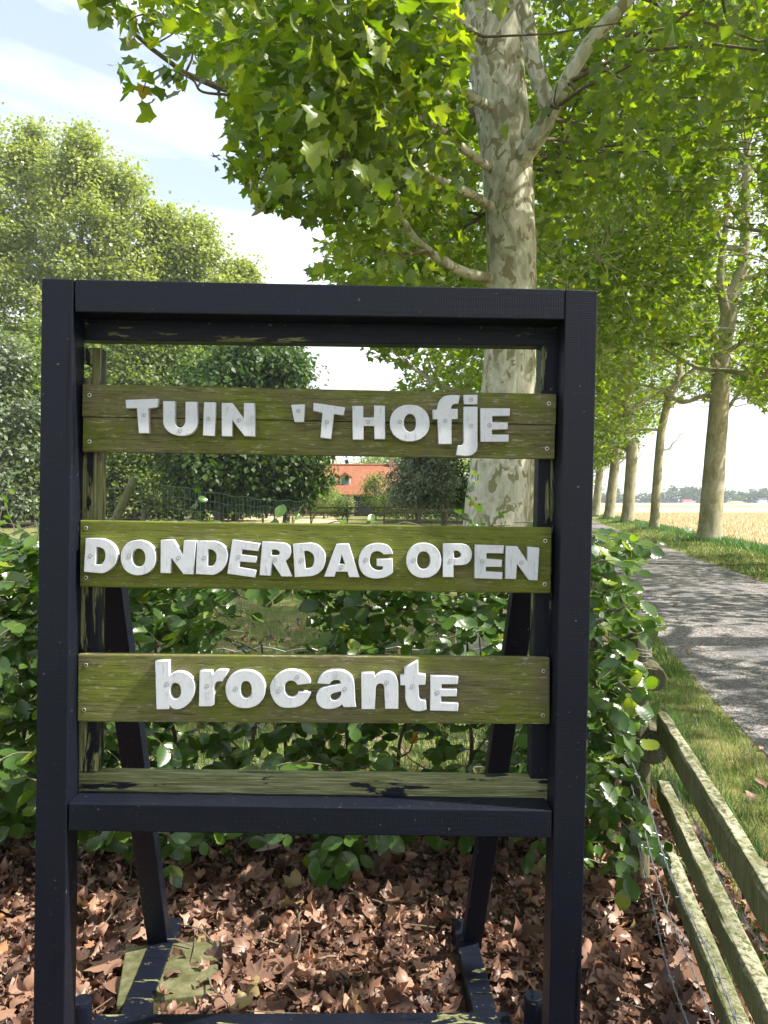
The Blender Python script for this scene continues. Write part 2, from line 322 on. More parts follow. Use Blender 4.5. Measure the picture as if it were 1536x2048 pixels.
class MB:
    def __init__(s): s.v = []; s.f = []
    def add(s, vs, fs):
        b = len(s.v); s.v += [tuple(x) for x in vs]; s.f += [tuple(b + i for i in f) for f in fs]; return s
    def box(s, x0, x1, y0, y1, z0, z1):
        return s.add([(x0, y0, z0), (x1, y0, z0), (x1, y1, z0), (x0, y1, z0), (x0, y0, z1), (x1, y0, z1), (x1, y1, z1), (x0, y1, z1)],
                     [(0, 3, 2, 1), (4, 5, 6, 7), (0, 1, 5, 4), (1, 2, 6, 5), (2, 3, 7, 6), (3, 0, 4, 7)])
    def quadprism(s, q, v0, v1):      # q: four (x,z) anticlockwise seen from -Y
        return s.add([(x, v0, z) for x, z in q] + [(x, v1, z) for x, z in q],
                     [(0, 1, 2, 3), (7, 6, 5, 4), (0, 4, 5, 1), (1, 5, 6, 2), (2, 6, 7, 3), (3, 7, 4, 0)])
    def tube(s, pts, rad, n=8, cap=True, wob=0, seed=0):
        pts = [Vector(p) for p in pts]; rr = random.Random(seed); b0 = len(s.v); rings = []
        ref = Vector((0, 0, 1)) if abs((pts[-1] - pts[0]).normalized().z) < .9 else Vector((1, 0, 0))
        for i, p in enumerate(pts):
            t = (pts[min(i + 1, len(pts) - 1)] - pts[max(i - 1, 0)]).normalized()
            u = ref.cross(t).normalized(); v = t.cross(u); r = rad[i] if hasattr(rad, '__len__') else rad
            ring = []
            for k in range(n):
                a = 2 * math.pi * k / n; rk = r * (1 + wob * (rr.random() - .5))
                s.v.append(tuple(p + u * (math.cos(a) * rk) + v * (math.sin(a) * rk))); ring.append(len(s.v) - 1)
            rings.append(ring)
        for a, b in zip(rings, rings[1:]):
            for k in range(n): s.f.append((a[k], a[(k + 1) % n], b[(k + 1) % n], b[k]))
        if cap: s.f.append(tuple(reversed(rings[0]))); s.f.append(tuple(rings[-1]))
        return s
    def build(s, name, mat, parent=None, smooth=False, bevel=0, kind=None):
        me = bpy.data.meshes.new(name); me.from_pydata(s.v, [], s.f); me.materials.append(mat)
        if smooth: me.polygons.foreach_set('use_smooth', [True] * len(me.polygons))
        me.update(); o = bpy.data.objects.new(name, me); link(o, parent)
        if bevel:
            b = o.modifiers.new('bevel', 'BEVEL'); b.width = bevel; b.segments = 2; b.limit_method = 'ANGLE'
        if kind: o['kind'] = kind
        return o
def bar(p0, p1, w_, h_, up=(0, 0, 1), wob=0, seg=1, seed=0, round_=False):
    """rectangular timber from p0 to p1, w_ across, h_ along 'up'"""
    p0, p1 = Vector(p0), Vector(p1); t = (p1 - p0).normalized(); s_ = t.cross(Vector(up)).normalized(); u = s_.cross(t)
    rr = random.Random(seed); vs = []; fs = []
    prof = [(-1, -1), (1, -1), (1, 1), (-1, 1)]
    if round_: prof = [(-1, -.75), (-.75, -1), (.75, -1), (1, -.75), (1, .75), (.75, 1), (0, 1.03), (-.75, 1), (-1, .75)]
    n = len(prof)
    for i in range(seg + 1):
        c = p0.lerp(p1, i / seg)
        for a, b in prof:
            vs.append(c + s_ * (a * w_ / 2 * (1 + wob * rr.uniform(-1, 1))) + u * (b * h_ / 2 * (1 + wob * rr.uniform(-1, 1))))
    for i in range(seg):
        for k in range(n): fs.append((i * n + k, i * n + (k + 1) % n, (i + 1) * n + (k + 1) % n, (i + 1) * n + k))
    fs.append(tuple(reversed(range(n)))); fs.append(tuple(seg * n + k for k in range(n)))
    return MB().add(vs, fs)

# ------------------------------------------------------------------ leaf templates
def plane_outline():
    h = [(.06, -.05), (.34, -.12), (.45, .03), (.36, .12), (.44, .22), (.66, .42), (.46, .47), (.30, .46), (.29, .62), (.22, .74), (.10, .82)]
    return [(0, .02)] + h + [(0, 1.02)] + [(-x, y) for x, y in reversed(h)]
def fan(outline, c=(0, .33), ring=False):
    o = np.array(outline); n = len(o); c = np.array(c)
    if ring:
        V = np.vstack([c[None], c + (o - c) * .5, o]); Fs = []
        for i in range(n):
            j = (i + 1) % n; Fs += [(0, 1 + i, 1 + j), (1 + i, 1 + n + i, 1 + n + j), (1 + i, 1 + n + j, 1 + j)]
    else:
        V = np.vstack([c[None], o]); Fs = [(0, 1 + i, 1 + (i + 1) % n) for i in range(n)]
    V = np.c_[V, np.zeros(len(V))]; V[:, 1] -= .0
    return V, np.array(Fs)
T_PLANE_HI = fan(plane_outline(), ring=True)
T_PLANE = fan([(0, 0), (.38, -.08), (.36, .14), (.64, .42), (.28, .48), (.20, .74), (0, 1.02), (-.20, .74), (-.28, .48), (-.64, .42), (-.36, .14), (-.38, -.08)])
T_STAR = fan([(0, -.02), (.62, .35), (.22, .5), (0, 1.0), (-.22, .5), (-.62, .35)])
T_QUAD = (np.array([(0, 0, 0), (.42, .45, .08), (0, 1, 0), (-.42, .45, .08)], float), np.array([(0, 1, 2), (0, 2, 3)]))
def beech_t():
    m = [(0, y) for y in (0, .15, .3, .45, .6, .75, .88, 1.06)]
    h = [(.13, .05), (.235, .17), (.30, .32), (.325, .47), (.30, .62), (.225, .78), (.11, .91)]
    V = [(x, y, 0) for x, y in m]
    for sx in (1, -1):
        for k, (x, y) in enumerate(h): V.append((sx * x, y + .03, x * .30 + .022)); V.append((sx * (x + .012), y + .085, x * .30 - .022))
    V = np.array(V); Fs = []
    for sx, b in ((1, 8), (-1, 22)):
        q = [(0, b, 1), (b, b + 1, 1)]
        for k in range(1, 7):
            e = b + 2 * k; q += [(k, e - 1, e), (k, e, k + 1), (e, e + 1, k + 1)]
        q += [(7, b + 13, 7)][:0]; q += [(7, 6, b + 13)][:0]; q += [(6, b + 13, 7)]
        q = [f for f in q if len(set(f)) == 3]
        Fs += [f if sx > 0 else f[::-1] for f in q]
    return V, np.array(Fs)
T_BEECH = beech_t()
T_BLADE = (np.array([(-.5, 0, 0), (.5, 0, 0), (-.35, .5, .05), (.35, .5, .05), (0, 1, .25)], float), np.array([(0, 1, 3), (0, 3, 2), (2, 3, 4)]))
def norm(a): return a / np.maximum(np.linalg.norm(a, axis=1, keepdims=True), 1e-9)
def cloud_v(Pp, tip, nrm, size, T, curl=None, width=None):
    TV, TF = T; n = len(Pp); tip = norm(tip); side = norm(np.cross(tip, nrm)); nr = np.cross(side, tip)
    x = np.tile(TV[:, 0], (n, 1)); y = np.tile(TV[:, 1], (n, 1)); z = np.tile(TV[:, 2], (n, 1))
    if curl is not None:
        kx, ky = curl[:, :1], curl[:, 1:2]
        kx = np.where(abs(kx) < .05, .05, kx); ky = np.where(abs(ky) < .05, .05, ky)
        z = z + (1 - np.cos(x * kx)) / kx; x = np.sin(x * kx) / kx
        z2 = (1 - np.cos(y * ky)) / ky; yy = np.sin(y * ky) / ky
        y = yy - z * np.sin(y * ky) * .5; z = z * np.cos(y * ky * .5) + z2
    if width is not None: x = x * width[:, None]
    s = size[:, None, None]
    return Pp[:, None, :] + s * (x[..., None] * side[:, None] + y[..., None] * tip[:, None] + z[..., None] * nr[:, None])
def cloud(name, Pp, tip, nrm, size, T, mat, rng, parent=None, curl=None, width=None, val=None, smooth=False, kind='stuff'):
    V = cloud_v(Pp, tip, nrm, size, T, curl, width); n, k, _ = V.shape
    Fc = (T[1][None] + (np.arange(n) * k)[:, None, None]).reshape(-1, 3)
    if val is None: val = rng.random(n)
    return mesh_np(name, V.reshape(-1, 3), Fc, mat, parent, smooth, np.repeat(val, k), kind)
def leaf_parts(name, parent, Pp, tip, nrm, size, T, mat, rng, curl=None, n_var=6, group=None, label=None, cat=None):
    """single leaves as own objects sharing a few meshes"""
    tmpl = []
    for i in range(n_var):
        cu = curl[rng.integers(0, len(curl), 1)] if curl is not None else None
        one = cloud_v(np.zeros((1, 3)), np.array([[0, 1., 0]]), np.array([[0, 0, 1.]]), np.ones(1), T, cu)[0]
        me_o = mesh_np(name, one, T[1], mat, attr=np.full(len(one), (i + .5) / n_var)); tmpl.append(me_o.data); bpy.data.objects.remove(me_o)
    tip = norm(tip); side = norm(np.cross(tip, nrm)); nr = np.cross(side, tip)
    for i in range(len(Pp)):
        o = bpy.data.objects.new(name, tmpl[int(rng.integers(n_var))]); s = size[i]
        m = Matrix([[side[i][r] * s, tip[i][r] * s, nr[i][r] * s, Pp[i][r]] for r in range(3)] + [[0, 0, 0, 1]])
        if parent is not None: m = Matrix.Translation(-Vector(parent.location)) @ m
        o.matrix_basis = m; link(o, parent)
        if label: tag(o, label, cat, group)

# ------------------------------------------------------------------ ground, road, fields
SL = .20                                     # the road runs away to the right: x = c + SL*y
def strip(name, c0, c1, y0, y1, z, mat, ny=60, edge=.0, seed=1, kind='structure', nx=8, rise=None):
    rng = np.random.default_rng(seed); ys = y0 + (y1 - y0) * np.linspace(0, 1, ny) ** 1.8
    e0 = rng.normal(0, edge, ny); e1 = rng.normal(0, edge, ny); V = []
    for j, y in enumerate(ys):
        for i in range(nx + 1):
            t = i / nx; x = (c0 + e0[j]) * (1 - t) + (c1 + e1[j]) * t
            V.append((x + SL * y, y, z + (rise(t, y) if rise else 0)))
    Fs = [(j * (nx + 1) + i, j * (nx + 1) + i + 1, (j + 1) * (nx + 1) + i + 1, (j + 1) * (nx + 1) + i) for j in range(ny - 1) for i in range(nx)]
    return mesh_np(name, V, np.array(Fs), mat, kind=kind)
MB().add([(-1500, -60, -.012), (1500, -60, -.012), (1500, 2200, -.012), (-1500, 2200, -.012)], [(0, 1, 2, 3)]).build('ground', M['turf'], kind='structure')
strip('road', 1.32, 4.15, -12, 420, .006, M['road'], 200, .035, 2, rise=lambda t, y: .03 * math.sin(math.pi * t))
strip('grass_verge', 4.05, 6.95, -12, 420, .0, M['verge'], 120, .05, 3, rise=lambda t, y: .04 * math.sin(math.pi * t))
strip('verge_by_fence', .55, 1.40, -12, 14, .002, M['verge'], 60, .04, 4)
strip('hay_field', 6.9, 420, -30, 190, .004, M['field'], 60, .05, 5, nx=20)
strip('green_crop_strip', 6.9, 600, 190, 230, .008, M['far_green'], 6, 0, 6)
strip('far_hay_field', 6.9, 900, 230, 560, .004, M['field'], 6, 0, 7)
MB().add([(-40, 47, -.004), (-2.5, 47, -.004), (-9, 120, -.004), (-80, 120, -.004)], [(0, 1, 2, 3)]).build('dry_paddock', M['field'], kind='structure')
# litter bed: bumpy sheet under the sign and hedge
rng = np.random.default_rng(11)
gx, gy = np.meshgrid(np.linspace(-3.2, 1.3, 90), np.linspace(.6, 4.3, 80))
def bed_h(x, y): return .018 + .012 * np.sin(x * 5.1 + 1.2 * np.sin(y * 3)) * np.cos(y * 4.3 + x) + .008 * np.sin(x * 13 + y * 7)
gz = bed_h(gx, gy) + rng.normal(0, .003, gx.shape)
edge = np.minimum.reduce([(gx + 3.2) / .3, (1.3 - gx) / .25, (4.3 - gy) / .4, np.ones_like(gx)]).clip(0, 1)
gz = gz * edge - .008 * (1 - edge) + .0
idx = np.arange(gx.size).reshape(gx.shape)
mesh_np('litter_bed', np.c_[gx.ravel(), gy.ravel(), gz.ravel()], np.stack([idx[:-1, :-1], idx[:-1, 1:], idx[1:, 1:], idx[1:, :-1]], -1).reshape(-1, 4), M['soil'], smooth=True, kind='structure')

# ------------------------------------------------------------------ the sign
ROLL, YAW = R(1.12), R(.7)
SROT = Euler((0, ROLL, YAW)).to_matrix()
_base = P(640, 1300, 1.6)
SORG = Vector((_base.x - math.tan(ROLL) * _base.z, 1.6, 0))
sign = empty('wooden_sign', SORG, 'large black painted timber sign stand with three mossy lettered boards', 'sign')
sign.rotation_euler = (0, ROLL, YAW)
SI = SROT.inverted()
def S(px, py, v=0.0):
    """local (x,z) on the sign plane y=v seen at this photo point"""
    o = SI @ (CAMP - SORG); d = SI @ ray(px, py); t = (v - o.y) / d.y; q = o + d * t; return (q.x, q.z)
def SQ(pts, v=0.0): return [S(x, y, v) for x, y in pts]
def low(q, z): return (q[0], z)
# front posts
a, b = S(83, 556), S(147, 558); c_, d_ = S(66, 2040), S(128, 2040)
k0 = c_[0] + (c_[0] - a[0]) / (c_[1] - a[1]) * (0 - c_[1]); k1 = d_[0] + (d_[0] - b[0]) / (d_[1] - b[1]) * (0 - d_[1])
MB().quadprism([(k0, 0), (k1, 0), b, a], 0, .066).build('post', M['black_v'], sign, bevel=.0025)
a, b = S(1131.5, 578), S(1196, 581); c_, d_ = S(1098, 2040), S(1161, 2040)
k0 = c_[0] + (c_[0] - a[0]) / (c_[1] - a[1]) * (0 - c_[1]); k1 = d_[0] + (d_[0] - b[0]) / (d_[1] - b[1]) * (0 - d_[1])
MB().quadprism([(k0, 0), (k1, 0), b, a], 0, .066).build('post', M['black_v'], sign, bevel=.0025)
MB().quadprism(SQ([(150, 624), (1130, 639), (1131, 578), (148.5, 558)]), .001, .066).build('top_rail', M['black_h'], sign, bevel=.0025)
MB().quadprism(SQ([(135.5, 1663), (1104, 1677), (1104.5, 1621), (136, 1606)]), .001, .070).build('bottom_rail', M['black_h'], sign, bevel=.003)
# inner frame behind
V1 = .071
MB().quadprism(SQ([(150, 679), (1122, 692), (1122, 600), (150, 586)], V1), V1, V1 + .045).build('inner_top_rail', M['scuffed_h'], sign, bevel=.002)
q = SQ([(140, 1660), (1112, 1672), (1110, 1558), (140, 1545)], V1)
MB().quadprism(q, V1, V1 + .035).build('inner_bottom_rail', M['worn_h'], sign, bevel=.003)
def stub(qs, v0, v1, nm='inner_post', m='worn_v'): return MB().quadprism(SQ(qs, v0), v0, v1).build(nm, M[m], sign, bevel=.002)
mb = MB()
mb.quadprism(SQ([(156, 1544), (196, 1544), (201, 775), (160, 775)], V1), V1, V1 + .040)
q1 = SQ([(183, 775), (201, 775), (201.5, 695), (183, 695)], V1); mb.quadprism(q1, V1 + .001, V1 + .040)     # notch near the top
mb.quadprism(SQ([(168, 728), (183.5, 728), (183.5, 695.5), (168, 695.5)], V1), V1, V1 + .040)
mb.quadprism(SQ([(160, 774), (183.5, 774), (183.5, 755), (160, 755)], V1), V1 + .0005, V1 + .040)
mb.build('inner_post', M['worn_v'], sign, bevel=.002)
stub([(1061, 1558), (1112, 1558), (1128, 690), (1083, 690)], V1, V1 + .045, m='scuffed_v')
# back struts, foot beams, cross beam (local coordinates)
def loc(p): return SI @ (Vector(p) - SORG)
def world_bar(nm, p0, p1, w_, h_, mat, up=(0, 1, 0), **k):
    return bar(loc(p0), loc(p1), w_, h_, up, **k).build(nm, mat, sign, bevel=.003)
world_bar('strut', P(207, 1060, 1.84), P(321, 1893, 2.50), .066, .045, M['black_v'])
world_bar('strut', P(1062, 1080, 1.84), P(941, 1893, 2.50), .060, .045, M['black_v'])
world_bar('foot_beam', P(312, 1900, 2.585), (G(312, 1900).x + .06, 1.72, .04), .066, .075, M['black_h'], (0, 0, 1)) if 0 else None
pL = G(318, 1905, .04); pR = G(938, 1905, .04)
world_bar('foot_beam', (pL.x, 2.60, .04), (pL.x + .062, 1.70, .04), .074, .080, M['scuffed_h'], (0, 0, 1))
world_bar('foot_beam', (pR.x - .012, 2.60, .04), (pR.x + .022, 1.70, .04), .068, .080, M['scuffed_h'], (0, 0, 1))
world_bar('cross_beam', (-.79, 2.065, .055), (.345, 2.075, .055), .05, .075, M['scuffed_h'], (0, 0, 1))
# boards
BV, LV = .045, .031
def board(name, qs, mat, label, notch=None):
    q = SQ(qs, BV)      # BL BR TR TL
    if notch is None:
        o = MB().quadprism(q, BV, BV + .022).build('board', mat, sign, bevel=.003)
    else:
        (lx, lz), (rx, rz), (rx2, rz2), (lx2, lz2) = q; tl, tr = S(165, notch[0], BV)[1], S(1110, notch[1], BV)[1]
        prof_l = [(lz, BV), (tl - .0016, BV), (tl, BV + .006), (tl + .001, BV), (lz2, BV), (lz2, BV + .022), (lz, BV + .022)]
        prof_r = [(rz, BV), (tr - .0012, BV), (tr, BV + .006), (tr + .001, BV), (rz2, BV), (rz2, BV + .022), (rz, BV + .022)]
        n = 7; vs = []; fs = []; seg = 24; rr = random.Random(5)
        for i in range(seg + 1):
            t = i / seg; j = rr.uniform(-.0008, .0008)
            for k, ((z0, v0), (z1, v1)) in enumerate(zip(prof_l, prof_r)):
                x = (lx if k < 3 or k == 6 else lx2) * (1 - t) + (rx if k < 3 or k == 6 else rx2) * t
                vs.append((x, v0, z0 * (1 - t) + z1 * t + (j if k in (1, 2, 3) else 0)))
        for i in range(seg):
            for k in range(n): fs.append((i * n + k, (i + 1) * n + k, (i + 1) * n + (k + 1) % n, i * n + (k + 1) % n))
        fs += [tuple(range(n)), tuple(reversed([seg * n + k for k in range(n)]))]
        o = MB().add(vs, fs).build('board', mat, sign, bevel=.0022)
    o['label'] = label; return o
B = [board('b', [(165, 903), (1109, 918), (1113, 788), (165, 768.5)], M['board0'], 'top mossy board reading Tuin t Hofje in white wooden letters', (834, 850)),
     board('b', [(159, 1174), (1102, 1187), (1104, 1055), (159, 1040)], M['board1'], 'middle bright green board reading Donderdag Open in white letters'),
     board('b', [(154, 1444), (1100, 1449), (1100, 1316), (155, 1308)], M['board2'], 'bottom olive board reading brocante in white letters')]
def smooth_path(pts):
    """(x,y) corners, (x,y,1) smooth points -> dense polygon"""
    n = len(pts); out = []
    for i in range(n):
        a_, b_ = pts[i], pts[(i + 1) % n]
        sa, sb = len(a_) > 2, len(b_) > 2
        out.append(a_[:2])
        if not (sa or sb): continue
        p1, p2 = np.array(a_[:2], float), np.array(b_[:2], float)
        t1 = (p2 - np.array(pts[i - 1][:2], float)) / 2 if sa else (p2 - p1)
        t2 = (np.array(pts[(i + 2) % n][:2], float) - p1) / 2 if sb else (p2 - p1)
        if not sa: t1 = (p2 - p1) * 1.0; t1 = 2 * (p2 - p1) - t2 if np.linalg.norm(t2) < 2.2 * np.linalg.norm(p2 - p1) else t1
        if not sb: t2 = 2 * (p2 - p1) - t1 if np.linalg.norm(t1) < 2.2 * np.linalg.norm(p2 - p1) else t2
        for k in range(1, 6):
            t = k / 6; h = (2*t**3 - 3*t**2 + 1) * p1 + (t**3 - 2*t**2 + t) * t1 + (-2*t**3 + 3*t**2) * p2 + (t**3 - t**2) * t2
            out.append(tuple(h))
    return out
def ell(cx, cy, rx, ry, e=2.15, n=44):
    o = []
    for k in range(n):
        a = 2 * math.pi * k / n; c, s = math.cos(a), math.sin(a)
        o.append((cx + rx * math.copysign(abs(c) ** (2 / e), c), cy + ry * math.copysign(abs(s) ** (2 / e), s)))
    return o
s1 = lambda *a: [(*p, 1) for p in a]
def EL(x0, y0, *r): return r
# each letter: board, crop origin, outline, holes, glyph
A_, B_, C2, D2, E2, F2, G2, H2, I2, J2 = (240, 770), (560, 770), (760, 770), (150, 1050), (430, 1050), (640, 1050), (820, 1050), (290, 1300), (520, 1300), (680, 1300)
LET = [
 (0, A_, 'T', [(58,153),(390,140),(385,228),(292,240),(302,495),(192,495),(172,238),(63,240)], []),
 (0, A_, 'U', [(442,165),(562,165),(560,360)]+s1((577,415),(613,438),(650,418))+[(670,370),(672,172),(788,172),(795,380)]+s1((770,460),(715,507),(635,522),(540,505),(470,450))+[(442,380)], []),
 (0, A_, 'I', [(862,178),(978,178),(972,525),(848,518)], []),
 (0, A_, 'N', [(1042,185),(1150,183),(1268,345),(1270,185),(1377,187),(1385,528),(1275,525),(1150,362),(1150,528),(1042,525)], []),
 (0, B_, 'apostrophe', [(113,203),(256,198),(245,380),(147,380)], []),
 (0, B_, 'T', [(345,182),(665,228),(652,312),(553,298),(525,553),(412,540),(435,285),(340,265)], []),
 (0, B_, 'H', [(742,215),(852,215),(852,332),(962,332),(962,210),(1075,212),(1078,555),(966,555),(962,420),(858,420),(858,560),(743,560)], []),
 (0, B_, 'O', ell(1328,390,204,189), [ell(1331,388,62,92)]),
 (0, C2, 'F', [(818,105),(803,192)]+s1((755,197),(735,217))+[(730,245),(795,245),(797,348),(733,350),(735,605),(597,605),(588,352),(540,352),(538,255),(586,250)]+s1((600,180),(640,127),(700,105)), []),
 (0, C2, 'J dot', [(855,102),(998,102),(998,198),(860,198)], []),
 (0, C2, 'J', [(858,222),(998,222),(998,620)]+s1((985,680),(940,718),(880,728))+[(778,718),(798,618)]+s1((838,613),(855,585))+[(856,540)], []),
 (0, C2, 'E', [(1030,238),(1333,240),(1330,317),(1150,318),(1150,380),(1310,383),(1308,455),(1147,457),(1147,507),(1320,508),(1318,582),(1028,582)], []),
 (1, D2, 'D', [(110,135),(270,138)]+s1((365,178),(422,250),(432,330),(405,410),(345,468))+[(275,497),(90,480)], [[(222,230)]+s1((272,236),(306,272),(308,338),(286,388))+[(250,407),(208,405)]]),
 (1, D2, 'O', ell(648,335,180,181), [ell(652,336,68,92)]),
 (1, D2, 'N', [(880,152),(1005,148),(1108,312),(1115,158),(1240,158),(1215,507),(1110,505),(988,340),(982,495),(875,492)], []),
 (1, D2, 'D', [(1252,160),(1400,163)]+s1((1490,185),(1548,245),(1564,325),(1540,415),(1485,480))+[(1410,512),(1235,503)], [[(1365,250)]+s1((1412,258),(1446,298),(1445,360),(1425,404))+[(1395,421),(1358,420)]]),
 (1, E2, 'E', [(180,150),(455,190),(447,270),(278,250),(272,303),(430,322),(422,388),(257,375),(248,430),(425,462),(412,540),(125,498)], []),
 (1, E2, 'R', [(485,168),(680,180)]+s1((750,205),(780,260),(765,325))+[(722,370),(792,528),(680,528),(585,385),(572,520),(455,515)], [[(583,255)]+s1((630,255),(660,275),(655,302))+[(620,310),(580,308)]]),
 (1, E2, 'D', [(798,193),(970,183)]+s1((1065,212),(1123,288),(1130,370),(1100,455),(1040,508))+[(950,528),(815,535)], [[(912,270)]+s1((962,272),(1005,305),(1015,360),(1002,415))+[(970,440),(928,445)]]),
 (1, E2, 'A', [(1245,195),(1368,190),(1480,535),(1372,535),(1355,480),(1240,480),(1225,530),(1115,530)], [[(1298,308),(1330,400),(1272,398)]]),
 (1, F2, 'G', [(648,303),(748,298)]+s1((728,245),(680,203),(595,187),(500,205),(430,260),(397,345),(403,435),(450,510),(530,545),(620,547),(700,522))+[(748,485),(742,345),(580,345),(580,420),(645,425),(640,455)]+s1((600,465),(548,448),(515,408),(510,340),(538,285),(590,270),(630,285)), []),
 (1, F2, 'O', ell(1062,363,179,180), [ell(1060,362,68,90)]),
 (1, G2, 'P', [(340,190),(515,190)]+s1((595,213),(632,280),(627,345),(588,395))+[(515,413),(448,413),(447,535),(335,535)], [[(450,268)]+s1((495,270),(523,302),(505,334))+[(450,338)]]),
 (1, G2, 'E', [(667,203),(962,210),(955,292),(783,288),(783,345),(942,357),(938,430),(778,428),(775,475),(948,485),(945,555),(660,545)], []),
 (1, G2, 'N', [(985,215),(1098,218),(1205,380),(1208,222),(1325,232),(1308,568),(1215,565),(1095,400),(1087,555),(975,552)], []),
 (2, H2, 'B', [(103,112),(245,108),(248,262)]+s1((325,222),(410,232),(480,287),(512,370),(500,460),(448,550),(375,600),(305,606))+[(255,572),(252,605),(118,608)], [ell(313,420,55,82)]),
 (2, H2, 'R', [(560,212),(685,212),(692,255)]+s1((730,215),(780,200))+[(855,210),(795,325)]+s1((745,325),(716,352))+[(708,400),(708,560),(685,578),(550,578)], []),
 (2, H2, 'O', ell(1028,402,204,195), [ell(1035,407,58,88)]),
 (2, I2, 'C', [(385,357),(518,342)]+s1((500,285),(450,235),(370,207),(260,210),(165,265),(108,350),(108,440),(150,530),(220,585),(320,592),(420,570),(490,505))+[(522,430),(390,430)]+s1((370,468),(330,485),(280,468),(255,420),(258,355),(290,320),(340,317)), []),
 (2, I2, 'A', [(585,342)]+s1((620,268),(680,225),(770,208),(860,215),(930,260),(960,320),(970,400),(975,520))+[(985,583),(860,587),(838,558)]+s1((790,590),(720,605),(640,595),(585,540),(578,460),(620,400),(700,370),(790,355))+[(825,340)]+s1((812,312),(780,308),(742,318))+[(712,352)], [[(828,425)]+s1((825,470),(790,510),(745,515),(722,490),(728,460))+[(760,440)]]),
 (2, I2, 'N', [(1037,237),(1170,237),(1178,275)]+s1((1230,235),(1300,222),(1368,245),(1408,310))+[(1415,400),(1418,603),(1280,603),(1272,400)]+s1((1262,358),(1228,345),(1195,362))+[(1182,410),(1178,606),(1038,606)], []),
 (2, J2, 'T', [(660,185),(800,110),(803,248),(878,252),(875,357),(805,358),(808,465)]+s1((822,505),(850,512))+[(878,512),(888,608)]+s1((830,625),(760,622),(705,590),(675,530))+[(668,450),(665,362),(617,362),(617,262),(660,255)], []),
 (2, J2, 'E', [(930,265),(1210,270),(1208,350),(1043,350),(1037,398),(1197,402),(1195,475),(1037,475),(1035,535),(1212,545),(1210,628),(920,620)], []),
]
dg = None
def poly_mesh(name, polys, depth, vfront, mat, parent):
    cu = bpy.data.curves.new(name, 'CURVE'); cu.dimensions = '2D'; cu.fill_mode = 'BOTH'; cu.extrude = depth / 2; cu.bevel_depth = .0011; cu.bevel_resolution = 1; cu.offset = -.0011
    for pl in polys:
        sp = cu.splines.new('POLY'); sp.points.add(len(pl) - 1); sp.use_cyclic_u = True
        for i, (x, z) in enumerate(pl): sp.points[i].co = (x, z, 0, 1)
    tmp = bpy.data.objects.new('tmp', cu); C.objects.link(tmp)
    bpy.context.view_layer.update()
    me = bpy.data.meshes.new_from_object(tmp.evaluated_get(bpy.context.evaluated_depsgraph_get()))
    bpy.data.objects.remove(tmp); me.name = name
    me.transform(Matrix(((1, 0, 0, 0), (0, 0, -1, vfront + depth / 2), (0, 1, 0, 0), (0, 0, 0, 1))))
    me.materials.clear(); me.materials.append(mat)
    o = bpy.data.objects.new(name, me); link(o, parent); return o
rj = random.Random(3)
for bi, (ox, oy), ch, outl, holes in LET:
    polys = []
    for k, pl in enumerate([outl] + holes):
        pl = smooth_path(pl); pp = []
        for (x, y) in pl: pp.append(S(ox + (x + rj.uniform(-.8, .8)) / 5.12, oy + (y + rj.uniform(-.8, .8)) / 5.12, LV))
        polys.append(pp)
    o = poly_mesh('letter', polys, BV - LV, LV, M['white'], B[bi]); o['label'] = 'white wooden %s' % ('apostrophe' if ch == 'apostrophe' else 'letter ' + ch)
# screws
def screw_mesh(white=False):
    n = 14; prof = [(.0043, .0002), (.0040, -.0004), (.0026, -.0005), (.0019, .0003), (.0, .0003)]; vs, fs, mi = [], [], []
    if white: prof = [(.0044, -.0001), (.0035, -.0001), (.0033, -.00015), (.0014, -.00015), (.0012, .0), (0, .0)]
    for r_, v_ in prof:
        for k in range(n): a = 2 * math.pi * k / n; vs.append((r_ * math.cos(a), v_, r_ * math.sin(a)))
    for j in range(len(prof) - 1):
        for k in range(n): fs.append((j * n + k, j * n + (k + 1) % n, (j + 1) * n + (k + 1) % n, (j + 1) * n + k)); mi.append((1, 1, 0, 1, 1)[j] if white else (0 if j < 2 else 1))
    me = bpy.data.meshes.new('screw'); me.from_pydata(vs, [], fs); me.materials.append(M['white'] if white else M['metal']); me.materials.append(M['screw_grey'] if white else M['dark'])
    me.polygons.foreach_set('material_index', mi); me.update(); return me
SM = screw_mesh(); SMW = screw_mesh(True)
def screw(px, py, v, parent):
    x, z = S(px, py, v); o = bpy.data.objects.new('screw', SMW if v < .04 else SM); o.location = (x, v - .0003, z); link(o, parent)
for bi, (ox, oy), pts in ((0, A_, [(242,310),(612,466),(905,346),(1215,363)]), (0, B_, [(188,265),(480,380),(902,378),(1225,378)]), (0, C2, [(668,368),(933,150),(935,418),(1120,415)]),
    (1, D2, [(157,315),(555,320),(1060,337),(1322,338)]), (1, E2, [(238,330),(613,355),(885,362),(1294,430)]), (1, F2, [(468,355),(958,360),(1333,370)]), (1, G2, [(737,373),(1140,385)]),
    (2, H2, [(222,350),(638,368),(928,395)]), (2, I2, [(190,420),(382,278),(870,400),(1297,335)]), (2, J2, [(742,372),(1000,437)])):
    for x, y in pts: screw(ox + x / 5.12, oy + y / 5.12, LV - .0012, B[bi])
for bi, pts in ((0, [(179,790),(179,883),(1098,807),(1094,897)]), (1, [(172,1056),(172,1155),(1090.5,1081.6),(1089,1168.4)]), (2, [(172,1330),(168,1420),(1087,1342),(1086,1431)])):
    for x, y in pts: screw(x, y, BV - .0001, B[bi])
